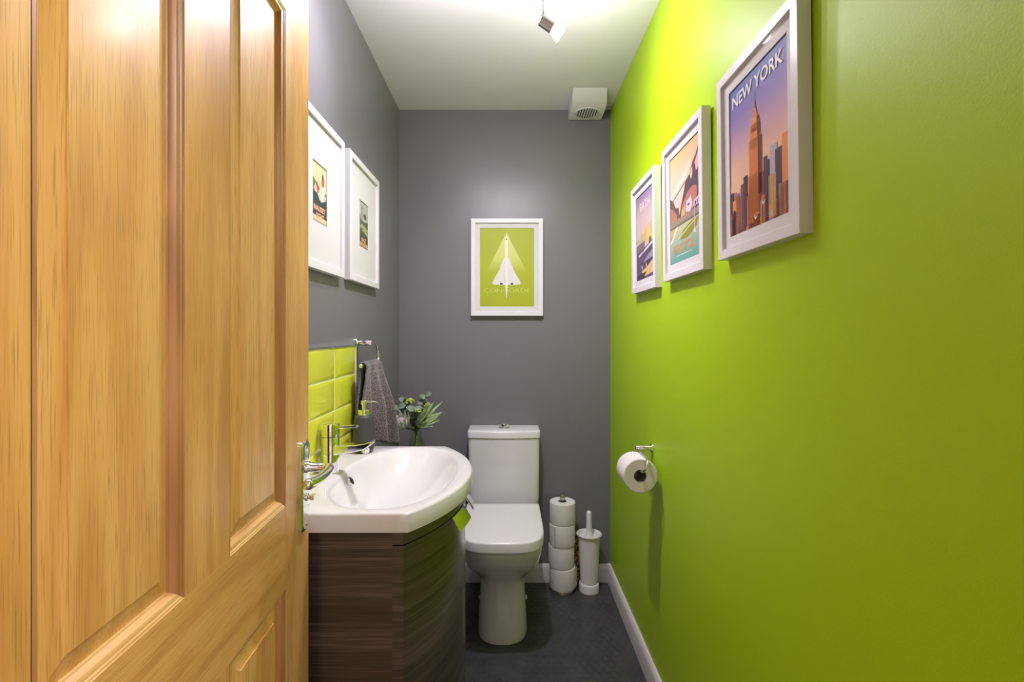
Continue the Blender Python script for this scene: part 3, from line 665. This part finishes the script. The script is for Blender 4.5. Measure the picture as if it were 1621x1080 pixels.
# yellow-green blossom heads
for k, (hp, rad, lab) in enumerate(((Vector((-0.447, 2.165, 0.928)), 0.022, 'largest yellow green blossom cluster, at top of bouquet'), (Vector((-0.408, 2.15, 0.888)), 0.014, 'small yellow green blossom cluster, at middle of bouquet'), (Vector((-0.372, 2.19, 0.908)), 0.015, 'small yellow green blossom cluster, at upper right of bouquet'))):
    t = thing('blossom_stem', (vx, vy, SZ+0.01), lab, 'flower', G); stem_to(hp-Vector((0, 0, 0.012)), parent=t)
    mb = MB()
    for i in range(46 if k == 0 else 22):
        a = random.uniform(0, 2*PI); e = random.uniform(-0.2, PI/2); mb.ball(hp+Vector((math.cos(a)*math.cos(e), math.sin(a)*math.cos(e), math.sin(e)*0.75))*rad*random.uniform(.75, 1), 0.0042, 7, 5)
    tag(mb.build('blossom_cluster', 'blossom', t, angle=60), kind='stuff')
# eucalyptus with round leaves
for k, (tip, lab, leaves) in enumerate(((Vector((-0.478, 2.19, 0.945)), 'grey green round-leaved eucalyptus sprig, at upper left of bouquet', 11), (Vector((-0.385, 2.23, 0.958)), 'grey green round-leaved eucalyptus sprig, at top right of bouquet', 11), (Vector((-0.50, 2.16, 0.915)), 'short eucalyptus sprig, nearest the left wall', 8), (Vector((-0.425, 2.14, 0.905)), 'short eucalyptus sprig, at front centre of bouquet', 9))):
    t = thing('eucalyptus_sprig', (vx, vy, SZ+0.01), lab, 'foliage', G); stem_to(tip, parent=t, r=0.0016)
    neck = Vector((vx, vy, ZN))
    for i in range(leaves):
        f = 0.42+0.6*i/leaves; p = neck.lerp(tip, f); a = i*2.4+k
        d = Vector((math.cos(a), math.sin(a)*0.8-0.2, 0.35)); mb = MB()
        leaf(mb, p, d, random.uniform(.030, .040), random.uniform(.024, .030), up=Vector((0.1, -0.8, 0.6)), curl=0.1, n=6, cup=0.12)
        mb.build('leaf', 'leaf_grey', t, angle=60)
# dark filler leaves
t = thing('filler_foliage', (vx, vy, SZ+0.01), 'dark green filler leaves, low in the middle of bouquet', 'foliage', G)
fb = Vector((vx, vy-0.005, ZN+0.004)); stem_to(fb+Vector((0, 0, 0.05)), parent=t)
for i in range(34):
    a = i*2.399; e = random.uniform(.35, 1.25); mb = MB()
    leaf(mb, fb+Vector((0, 0, random.uniform(0, .05))), (math.cos(a)*math.cos(e), math.sin(a)*math.cos(e)-0.1, math.sin(e)), random.uniform(.05, .085), 0.013, curl=0.2, n=5)
    mb.build('leaf', 'leaf_dark', t, angle=60)

# ------------------------------------------------------------------ extractor fan
fx0, fx1, fzb = 0.2935, 0.4580, 2.303
ef = thing('extractor_fan', (0.376, YB, fzb), 'white plastic extractor fan box in the ceiling corner', 'fan')
mb = MB(); mb.add([(fx0, 2.246, fzb), (fx1, 2.246, fzb), (fx1+0.002, 2.399, fzb), (fx0+0.002, 2.399, fzb), (fx0-0.004, 2.180, ZC-0.001), (fx1-0.010, 2.180, ZC-0.001), (fx1-0.005, 2.399, ZC-0.001), (fx0, 2.399, ZC-0.001)],
                  [(0,3,2,1),(4,5,6,7),(0,1,5,4),(1,2,6,5),(2,3,7,6),(3,0,4,7)])
mb.build('housing', 'plastic_white', ef, bevel=0.004, bseg=3)
fc = Vector((0.376, 2.318, 0))
gr = MB().lathe([(0.054, fzb+0.0005), (0.054, fzb-0.0016)], Matrix.Translation((fc.x, fc.y, 0)), 40).build('vent_dark_disc', 'black', ef)  # flat black disc paints the darkness behind the slats
for i in range(9):
    q = -0.048+0.096*i/8; hl = math.sqrt(max(0, 0.0525**2-q*q))
    MB().box(fc.x+q-0.0032, fc.x+q+0.0032, fc.y-hl, fc.y+hl, fzb-0.004, fzb-0.0003).build('slat', 'plastic_white', ef)
mb = MB(); N = 40
mb.loft([[(fc.x+r_*math.cos(2*PI*i/N), fc.y+r_*math.sin(2*PI*i/N), z) for i in range(N)] for r_, z in ((0.0535, fzb-0.0002), (0.0535, fzb-0.004), (0.058, fzb-0.004), (0.060, fzb-0.0002))], False, False); mb.build('grille_ring', 'plastic_white', ef)

# ------------------------------------------------------------------ spotlight bar
sl = thing('spotlight_bar', (0.03, 1.40, ZC), 'brushed nickel ceiling spotlight bar with lit adjustable heads', 'ceiling light')
mb = MB(); mb.box(-0.13, 0.17, 1.365, 1.405, ZC-0.022, ZC-0.0005); mb.build('bar', 'nickel', sl, bevel=0.004)
def head(base, knuckle, axis, power, beam, colour=(1.0, 0.91, 1.06)):
    base = Vector(base); k = Vector(knuckle); a = Vector(axis).normalized()
    arm = MB().tube([base, base+Vector((0, 0, -0.02)), k+Vector((-0.004, -0.002, 0.045)), k+Vector((0, 0, 0.036)), k] if base.z-k.z > 0.08 else [base, base.lerp(k, 0.5), k], 0.0052, 12).build('arm', 'nickel', sl, angle=50)
    MB().ball(k, 0.0075, 12, 9).build('knuckle', 'nickel', arm, angle=60)
    side = Vector((0, 0, 1)).cross(a).normalized(); upv = a.cross(side).normalized()
    st_ = k + a*0.004 - upv*0.017*1.0
    MQ = Matrix.Translation(st_) @ a.to_track_quat('Z', 'Y').to_matrix().to_4x4()
    hd = MB().lathe([(0.0165, 0.0), (0.0185, 0.002), (0.0185, 0.044), (0.0172, 0.045), (0.0172, 0.03)], MQ, 32).build('head', 'nickel', sl, angle=35)
    MB().lathe([(0.0155, 0.0400), (0.0172, 0.0465), (0.0225, 0.0600), (0.0270, 0.0730), (0.0262, 0.0740), (0.010, 0.0725)], MQ, 32).build('lamp', 'bulb', hd, angle=40)
    ld = bpy.data.lights.new('spot_lamp', 'POINT'); ld.energy = power; ld.shadow_soft_size = 0.022; ld.color = colour
    lo = bpy.data.objects.new('spot_lamp', ld); C.objects.link(lo); lo.location = st_ + a*0.098
    lo.parent = sl; lo.matrix_parent_inverse = Matrix.Translation(-sl.location)
    ld = bpy.data.lights.new('spot_beam', 'SPOT'); ld.energy = beam; ld.spot_size = math.radians(130); ld.spot_blend = 1.0; ld.shadow_soft_size = 0.022; ld.color = colour
    lo = bpy.data.objects.new('spot_beam', ld); C.objects.link(lo); lo.location = st_ + a*0.098; lo.rotation_euler = (-a).to_track_quat('Z', 'Y').to_euler()
    lo.parent = sl; lo.matrix_parent_inverse = Matrix.Translation(-sl.location)
head((0.088, 1.39, ZC-0.021), (0.102, 1.450, 2.205), (0.84, 0.12, -0.53), SPOT_POWER[0], BEAM_POWER[0])
head((-0.045, 1.39, ZC-0.021), (-0.031, 1.415, 2.303), (0.05, 0.30, -0.93), SPOT_POWER[1], BEAM_POWER[1])
head((-0.10, 1.38, ZC-0.021), (-0.120, 1.340, 2.275), (-0.72, -0.42, -0.55), SPOT_POWER[2], BEAM_POWER[2])

# ------------------------------------------------------------------ pictures
def picture(name, label, loc, rz, Wd, Hd, depth, bar, pw, pheight, art, tilt=0.0, gap=0.0006, mount_gap=0.006):
    root = thing(name, loc, label, 'picture', 'framed prints', rot=(tilt, 0, rz), world=False)
    F = -depth
    R = lambda i, y: [(-Wd/2+i, y, -Hd/2+i), (Wd/2-i, y, -Hd/2+i), (Wd/2-i, y, Hd/2-i), (-Wd/2+i, y, Hd/2-i)]
    prof = [(0.0, -gap), (0.0, F+0.0008), (0.0008, F), (bar-0.0006, F), (bar, F+0.0006), (bar, F+0.011), (bar+0.0, -gap-0.003)]
    L = [R(i, y) for i, y in prof]
    for k in range(4):
        kk = (k+1) % 4; mb = MB(); mb.loft([[r_[k] for r_ in L], [r_[kk] for r_ in L]], True, True, closed=True); mb.build('frame_bar', 'frame_white', root, angle=30)
    ym = F+mount_gap+0.002
    mb = MB(); a, b_ = Wd/2-bar, Hd/2-bar
    if True:   # mount card with its window
        L2 = [[(-x, y, -z), (x, y, -z), (x, y, z), (-x, y, z)] for x, z, y in ((a, b_, ym+0.0012), (a, b_, ym), (pw/2, pheight/2, ym), (pw/2-0.0008, pheight/2-0.0008, ym+0.0012))]
        mb.loft(L2, False, False); mb.build('mount', 'mount', root, angle=20)
    MB().box(-a, a, ym+0.0032, ym+0.0062, -b_, b_).build('backing', 'mount', root)
    pr = art(pw+0.002, pheight+0.002, ym+0.0026, root)
    MB().box(-a, a, F+mount_gap-0.0035, F+mount_gap-0.0025, -b_, b_).build('glass', 'pane', root)
    return root
class Art:
    """flat shapes printed on a sheet; u right, v up, both 0..1"""
    def __init__(s, W_, H_, y, base):
        s.W, s.H, s.y = W_, H_, y; s.mb = MB(); s.mats = [base]; s.k = 0
        s.mb.box(-W_/2, W_/2, y, y+0.0004, -H_/2, H_/2, 0)
    def idx(s, mt):
        if mt not in s.mats: s.mats.append(mt)
        return s.mats.index(mt)
    def P(s, u, v): return (-s.W/2+u*s.W, s.y-0.00004*(s.k+1), -s.H/2+v*s.H)
    def poly(s, pts, mt):
        s.k += 1 if s.k < 26 else 0; s.mb.poly([s.P(min(1, max(0, u)), min(1, max(0, v))) for u, v in pts], s.idx(mt)); return s
    def rect(s, u0, u1, v0, v1, mt): return s.poly([(u0, v0), (u1, v0), (u1, v1), (u0, v1)], mt)
    def text(s, body, u0, u1, v0, v1, mt, bold=0.0):
        s.k += 1; vs_, fs = text_mesh(body, (u1-u0), (v1-v0), bold); s.mb.add([s.P(u0+a, v0+b_) for a, b_ in vs_], fs, s.idx(mt))
    def done(s, root): return s.mb.build('print', s.mats, root, angle=0)
def art_plane(W_, H_, y, root):
    lime = mat('lime poster ground', srgb(168, 180, 24), 0.5)
    A = Art(W_, H_, y, lime); wt = flat(226, 222, 220)
    cone = gradient('poster light cone', [(0.0, srgb(168, 180, 24)), (0.35, srgb(205, 208, 110)), (1.0, srgb(222, 224, 150))], 2, -H_/2+0.43*H_, -H_/2+0.93*H_)
    A.poly([(0.49, 0.935), (0.12, 0.44), (0.86, 0.44)], cone)
    wingL = [(0.47, 0.63), (0.435, 0.60), (0.40, 0.545), (0.365, 0.475), (0.31, 0.405), (0.26, 0.35), (0.235, 0.315), (0.238, 0.288), (0.30, 0.280), (0.47, 0.276)]
    A.poly(wingL, wt); A.poly([(0.98-u, v) for u, v in wingL], wt)
    A.poly([(0.49, 0.925), (0.478, 0.89), (0.465, 0.82), (0.462, 0.5), (0.466, 0.28), (0.478, 0.18), (0.49, 0.105), (0.502, 0.18), (0.514, 0.28), (0.518, 0.5), (0.515, 0.82), (0.502, 0.89)], flat(236, 232, 226))
    A.poly([(0.466, 0.60), (0.462, 0.58), (0.462, 0.30), (0.45, 0.30)], flat(205, 200, 150))
    A.rect(0.478, 0.502, 0.848, 0.866, flat(90, 96, 60)); A.rect(0.372, 0.42, 0.281, 0.302, flat(40, 44, 22)); A.rect(0.565, 0.613, 0.281, 0.302, flat(40, 44, 22))
    A.text('CONCORDE', 0.08, 0.92, 0.185, 0.232, flat(204, 202, 96))
    return A.done(root)
def art_city(W_, H_, y, root):
    sky = gradient('dusk sky print', [(0.0, srgb(190, 140, 110)), (0.28, srgb(240, 196, 158)), (0.45, srgb(232, 188, 164)), (0.62, srgb(196, 158, 182)), (0.8, srgb(132, 116, 182)), (1.0, srgb(76, 100, 166))], 2, -H_/2, H_/2)
    A = Art(W_, H_, y, sky); rnd = random.Random(3)
    far = [flat(196, 150, 130), flat(170, 128, 128), flat(150, 112, 124)]; near = [flat(206, 120, 62), flat(226, 148, 84), flat(120, 78, 84), flat(92, 66, 84), flat(164, 96, 66), flat(70, 54, 72), flat(186, 176, 190)]
    for i in range(16):
        u = i/16; h = 0.24+0.10*rnd.random(); A.rect(u, u+0.075, 0, h, far[i % 3])
    A.k += 1
    for u0, u1, h, c in ((0.66, 0.76, 0.37, 5), (0.72, 0.83, 0.44, 6), (0.80, 0.93, 0.40, 3), (0.90, 1.0, 0.46, 1), (0.62, 0.68, 0.40, 3), (0.0, 0.07, 0.30, 3), (0.10, 0.20, 0.26, 4), (0.22, 0.30, 0.32, 2), (0.27, 0.34, 0.36, 3), (0.05, 0.12, 0.24, 1)):
        A.rect(u0, u1, 0, h, near[c])
    A.k += 1
    # tower
    tw_l, tw_d = flat(222, 138, 74), flat(140, 78, 72)
    A.rect(0.33, 0.62, 0, 0.22, flat(186, 108, 66)); A.rect(0.36, 0.60, 0, 0.34, tw_l); A.rect(0.55, 0.62, 0, 0.32, tw_d)
    A.rect(0.375, 0.58, 0.2, 0.56, tw_l); A.rect(0.53, 0.595, 0.2, 0.555, tw_d); A.rect(0.40, 0.56, 0.5, 0.65, tw_l); A.rect(0.525, 0.57, 0.5, 0.645, tw_d)
    A.rect(0.42, 0.545, 0.6, 0.69, tw_l); A.rect(0.515, 0.555, 0.6, 0.685, tw_d); A.poly([(0.445, 0.69), (0.525, 0.69), (0.505, 0.745), (0.465, 0.745)], flat(206, 122, 74))
    A.poly([(0.470, 0.745), (0.50, 0.745), (0.490, 0.80), (0.480, 0.80)], tw_d); A.rect(0.4825, 0.4875, 0.79, 0.86, flat(96, 66, 86))
    A.k += 1
    for i in range(5): A.rect(0.40+0.026*i, 0.408+0.026*i, 0.03, 0.54, flat(196, 112, 62))
    A.k += 1
    for i in range(26):
        u = rnd.random(); h = 0.05+0.14*rnd.random(); ww = 0.04+0.05*rnd.random()
        if 0.34 < u+ww/2 < 0.58: h *= 0.5
        A.rect(u, min(1, u+ww), 0, h, near[rnd.randrange(7)])
    A.k += 1
    for i in range(9): A.rect(0.70+0.013*i, 0.706+0.013*i, 0.02, 0.27, flat(240, 190, 110))
    for u, v in ((0.60, 0.12), (0.47, 0.05)):
        A.poly([(u, v), (u+0.02, v+0.012), (u+0.05, v+0.028), (u+0.022, v+0.002)], flat(245, 240, 235)); A.poly([(u, v), (u+0.022, v+0.002), (u-0.005, v+0.03)], flat(245, 240, 235))
    A.text('NEW YORK', 0.07, 0.93, 0.860, 0.945, flat(238, 234, 236), 0.022)
    return A.done(root)
def art_bristol(W_, H_, y, root):
    sky = gradient('pale sky print', [(0.0, srgb(196, 206, 214)), (0.55, srgb(214, 200, 186)), (0.8, srgb(216, 192, 160)), (1.0, srgb(214, 176, 120))], 2, -H_/2, H_/2)
    A = Art(W_, H_, y, sky)
    A.poly([(0, 0.62), (0.5, 0.70), (0.72, 0.82), (0.75, 0.86), (0.55, 0.78), (0, 0.64)], flat(232, 214, 196))
    A.poly([(0, 0.38), (0, 0.63), (0.10, 0.60), (0.22, 0.51), (0.32, 0.50), (0.36, 0.38)], flat(112, 90, 80)); A.poly([(0, 0.38), (0, 0.55), (0.14, 0.50), (0.26, 0.44), (0.26, 0.38)], flat(176, 128, 92))
    A.poly([(0.32, 0.38), (0.40, 0.50), (0.50, 0.60), (0.56, 0.68), (0.70, 0.72), (0.80, 0.80), (0.90, 0.84), (1, 0.92), (1, 0.38)], flat(98, 74, 80))
    A.poly([(0.70, 0.72), (0.75, 0.66), (0.80, 0.72), (0.78, 0.76)], flat(226, 204, 186)); A.poly([(0.86, 0.78), (1, 0.86), (1, 0.72), (0.9, 0.7)], flat(222, 168, 158))
    A.poly([(0.40, 0.40), (0.44, 0.50), (0.56, 0.55), (0.62, 0.58), (0.80, 0.60), (0.92, 0.58), (0.92, 0.50), (0.78, 0.40)], flat(186, 118, 106))
    A.poly([(0.56, 0.42), (0.58, 0.50), (0.74, 0.53), (0.78, 0.44), (0.70, 0.40)], flat(220, 206, 210)); A.poly([(0.80, 0.42), (0.82, 0.47), (0.98, 0.49), (0.98, 0.42)], flat(206, 190, 200))
    A.poly([(0.40, 0.40), (0.42, 0.45), (0.54, 0.48), (0.54, 0.40)], flat(220, 170, 110)); A.rect(0.62, 0.70, 0.46, 0.475, flat(70, 50, 60)); A.rect(0.86, 0.90, 0.43, 0.455, flat(70, 50, 60)); A.rect(0.93, 0.955, 0.43, 0.455, flat(70, 50, 60))
    A.poly([(0.0, 0.575), (0.86, 0.745), (0.86, 0.740), (0.0, 0.567)], flat(120, 92, 84))
    A.k += 1
    A.rect(0, 1, 0.345, 0.40, flat(156, 140, 124)); A.rect(0, 1, 0.325, 0.348, flat(116, 104, 96)); A.rect(0, 1, 0.0, 0.328, gradient('river print', [(0.0, srgb(104, 164, 152)), (0.5, srgb(150, 182, 160)), (1.0, srgb(196, 200, 150))], 2, -H_/2, -H_/2+0.33*H_))
    A.poly([(0.0, 0.328), (0.22, 0.328), (0.10, 0.24), (0.0, 0.20)], flat(206, 170, 96)); A.poly([(0.36, 0.20), (0.46, 0.27), (0.80, 0.32), (1, 0.32), (0.92, 0.25), (0.62, 0.19)], flat(150, 146, 60))
    for k in range(6): A.poly([(0.30+0.07*k, 0.21+0.012*k), (0.55+0.07*k, 0.25+0.012*k), (0.55+0.07*k, 0.256+0.012*k), (0.30+0.07*k, 0.219+0.012*k)], flat(222, 216, 170))
    A.poly([(0.0, 0.19), (0.12, 0.22), (0.30, 0.33), (0.22, 0.328), (0.08, 0.24), (0, 0.215)], flat(236, 232, 224)); A.rect(0.845, 0.855, 0.20, 0.42, flat(240, 236, 232)); A.poly([(0.82, 0.20), (0.88, 0.20), (0.87, 0.235), (0.83, 0.235)], flat(240, 236, 232))
    A.text('BRISTOL', 0.14, 0.86, 0.090, 0.170, flat(214, 150, 78), 0.01); A.rect(0.24, 0.76, 0.062, 0.070, flat(196, 222, 206))
    return A.done(root)
def art_bath(W_, H_, y, root):
    sky = gradient('mauve sky print', [(0.0, srgb(206, 184, 160)), (0.45, srgb(214, 194, 172)), (0.75, srgb(200, 178, 176)), (1.0, srgb(140, 118, 152))], 2, -H_/2, H_/2)
    A = Art(W_, H_, y, sky)
    A.poly([(0, 0.43), (0.0, 0.49), (0.2, 0.50), (0.34, 0.54), (0.46, 0.52), (0.6, 0.57), (0.78, 0.60), (1, 0.63), (1, 0.40)], flat(196, 176, 140))
    A.poly([(0.55, 0.40), (0.6, 0.56), (0.70, 0.60), (0.80, 0.56), (0.86, 0.48), (1, 0.52), (1, 0.38)], flat(214, 192, 110)); A.poly([(0, 0.34), (0, 0.42), (0.5, 0.44), (0.5, 0.34)], flat(128, 108, 112)); A.poly([(0.72, 0.36), (0.74, 0.43), (0.80, 0.455), (0.86, 0.43), (0.88, 0.36)], flat(108, 84, 88))
    A.poly([(0, 0), (0, 0.34), (0.20, 0.345), (0.62, 0.37), (1, 0.41), (1, 0.0)], flat(96, 80, 104)); A.poly([(0.12, 0.30), (0.9, 0.385), (1, 0.39), (1, 0.37), (0.14, 0.275)], flat(222, 214, 222)); A.poly([(0.30, 0.30), (0.5, 0.355), (0.5, 0.345), (0.30, 0.29)], flat(60, 48, 68))
    A.poly([(0.40, 0.20), (0.75, 0.27), (1, 0.31), (1, 0.22), (0.6, 0.19)], flat(150, 146, 158)); A.poly([(0.25, 0.185), (1.0, 0.22), (1, 0.10), (0.55, 0.15)], flat(74, 60, 80)); A.poly([(0.3, 0.10), (0.62, 0.13), (1, 0.20), (1, 0.05), (0.4, 0.03)], flat(222, 188, 130))
    A.poly([(0, 0), (0, 0.07), (0.3, 0.055), (0.22, 0.075), (0.62, 0.08), (0.5, 0.05), (0.40, 0.0)], flat(62, 50, 66)); 
    for u, v in ((0.30, 0.15), (0.55, 0.16)): A.poly([(u, v), (u+0.05, v-0.03), (u+0.07, v-0.028), (u+0.02, v+0.03)], flat(236, 230, 232))
    A.text('BATH', 0.24, 0.80, 0.80, 0.90, flat(226, 210, 212), 0.015)
    return A.done(root)
def art_lighthouse(W_, H_, y, root):
    A = Art(W_, H_, y, flat(222, 204, 160)); dk = flat(62, 74, 74)
    A.poly([(0, 0.15), (0, 0.74), (0.12, 0.72), (0.25, 0.68), (0.42, 0.56), (0.52, 0.48), (0.52, 0.15)], flat(98, 126, 70)); A.poly([(0, 0.12), (0, 0.50), (0.25, 0.52), (0.42, 0.46), (0.62, 0.38), (1, 0.46), (1, 0.12)], dk)
    A.poly([(0.14, 0.56), (0.24, 0.65), (0.36, 0.54), (0.36, 0.50), (0.2, 0.50)], flat(210, 188, 178)); A.poly([(0.24, 0.65), (0.34, 0.69), (0.52, 0.58), (0.38, 0.53)], flat(196, 78, 68))
    A.poly([(0.36, 0.50), (0.52, 0.40), (0.72, 0.42), (0.60, 0.46), (0.5, 0.53)], flat(206, 206, 176))
    A.poly([(0.64, 0.42), (0.66, 0.66), (0.82, 0.66), (0.84, 0.42)], flat(232, 226, 218)); A.poly([(0.66, 0.66), (0.665, 0.79), (0.815, 0.79), (0.82, 0.66)], flat(206, 74, 54)); A.rect(0.65, 0.83, 0.79, 0.80, dk); A.rect(0.69, 0.79, 0.80, 0.84, flat(70, 70, 66)); A.poly([(0.68, 0.84), (0.80, 0.84), (0.74, 0.89)], flat(40, 44, 48))
    A.poly([(0.86, 0.46), (0.86, 0.54), (0.93, 0.58), (1, 0.54), (1, 0.46)], flat(90, 116, 86)); A.rect(0.89, 0.95, 0.47, 0.52, flat(226, 222, 214))
    A.rect(0, 1, 0.0, 0.055, flat(196, 176, 150)); A.text('NAUSET', 0.12, 0.90, 0.205, 0.295, flat(240, 186, 140), 0.035); A.text('LIGHT', 0.26, 0.80, 0.085, 0.175, flat(240, 186, 140), 0.035); A.rect(0.06, 0.94, 0.024, 0.032, flat(120, 108, 96))
    return A.done(root)
def art_coast(W_, H_, y, root):
    A = Art(W_, H_, y, flat(178, 182, 168))
    A.poly([(0, 0.10), (0, 0.62), (0.3, 0.60), (0.55, 0.58), (1, 0.62), (1, 0.1)], flat(96, 104, 78)); A.poly([(0, 0.54), (0, 0.70), (0.14, 0.70), (0.2, 0.60)], flat(88, 78, 84)); A.poly([(0.48, 0.70), (0.54, 0.76), (0.70, 0.77), (0.84, 0.72), (0.84, 0.66), (0.6, 0.65)], flat(112, 82, 88))
    A.rect(0.315, 0.36, 0.60, 0.84, flat(80, 82, 86)); A.poly([(0.28, 0.84), (0.40, 0.84), (0.36, 0.88), (0.34, 0.93), (0.31, 0.88)], flat(60, 64, 66)); A.poly([(0, 0.42), (0.3, 0.52), (0.65, 0.50), (0.9, 0.46), (1, 0.48), (1, 0.40), (0.5, 0.42)], flat(158, 166, 120)); A.poly([(0.3, 0.38), (0.6, 0.44), (1, 0.36), (1, 0.30), (0.6, 0.36)], flat(176, 176, 110)); A.poly([(0, 0.1), (0, 0.3), (0.4, 0.33), (1, 0.24), (1, 0.1)], flat(84, 78, 64))
    A.rect(0, 1, 0.03, 0.12, flat(196, 152, 104)); A.rect(0.47, 0.50, 0.03, 0.12, flat(140, 104, 74)); A.rect(0, 1, 0, 0.03, flat(70, 54, 44)); A.text('RAZ', 0.28, 0.78, 0.135, 0.225, flat(232, 172, 128), 0.03)
    return A.done(root)
XRw = XR-0.0008
picture('picture_frame', 'white framed skyline poster lettered NEW YORK, nearest on green wall', (XRw-0.001, 0.951, 1.6105), -PI/2, 0.309, 0.407, 0.024, 0.0205, 0.222, 0.317, art_city, tilt=0.012)
picture('picture_frame', 'white framed riverside poster lettered BRISTOL, middle of green wall', (XRw-0.001, 1.3465, 1.603), -PI/2, 0.309, 0.407, 0.024, 0.0205, 0.222, 0.317, art_bristol, tilt=0.012)
picture('picture_frame', 'white framed mauve poster lettered BATH, furthest along green wall', (XRw-0.001, 1.735, 1.5945), -PI/2, 0.300, 0.405, 0.024, 0.0205, 0.218, 0.315, art_bath, tilt=0.012)
picture('picture_frame', 'white framed lime poster of a delta-wing airliner above the toilet', (-0.0105, YB-0.0005, 1.566), 0, 0.357, 0.482, 0.026, 0.0215, 0.270, 0.391, art_plane)
picture('picture_frame', 'white framed small lighthouse print lettered NAUSET LIGHT, beside the door', (XL+0.0008, 1.363, 1.6345), PI/2, 0.360, 0.436, 0.020, 0.022, 0.104, 0.168, art_lighthouse)
picture('picture_frame', 'white framed small olive coastal print, left wall nearest the corner', (XL+0.0008, 1.774, 1.637), PI/2, 0.358, 0.436, 0.020, 0.022, 0.104, 0.168, art_coast)

for o in list(bpy.data.objects):
    if 'world_verts' in o: del o['world_verts']
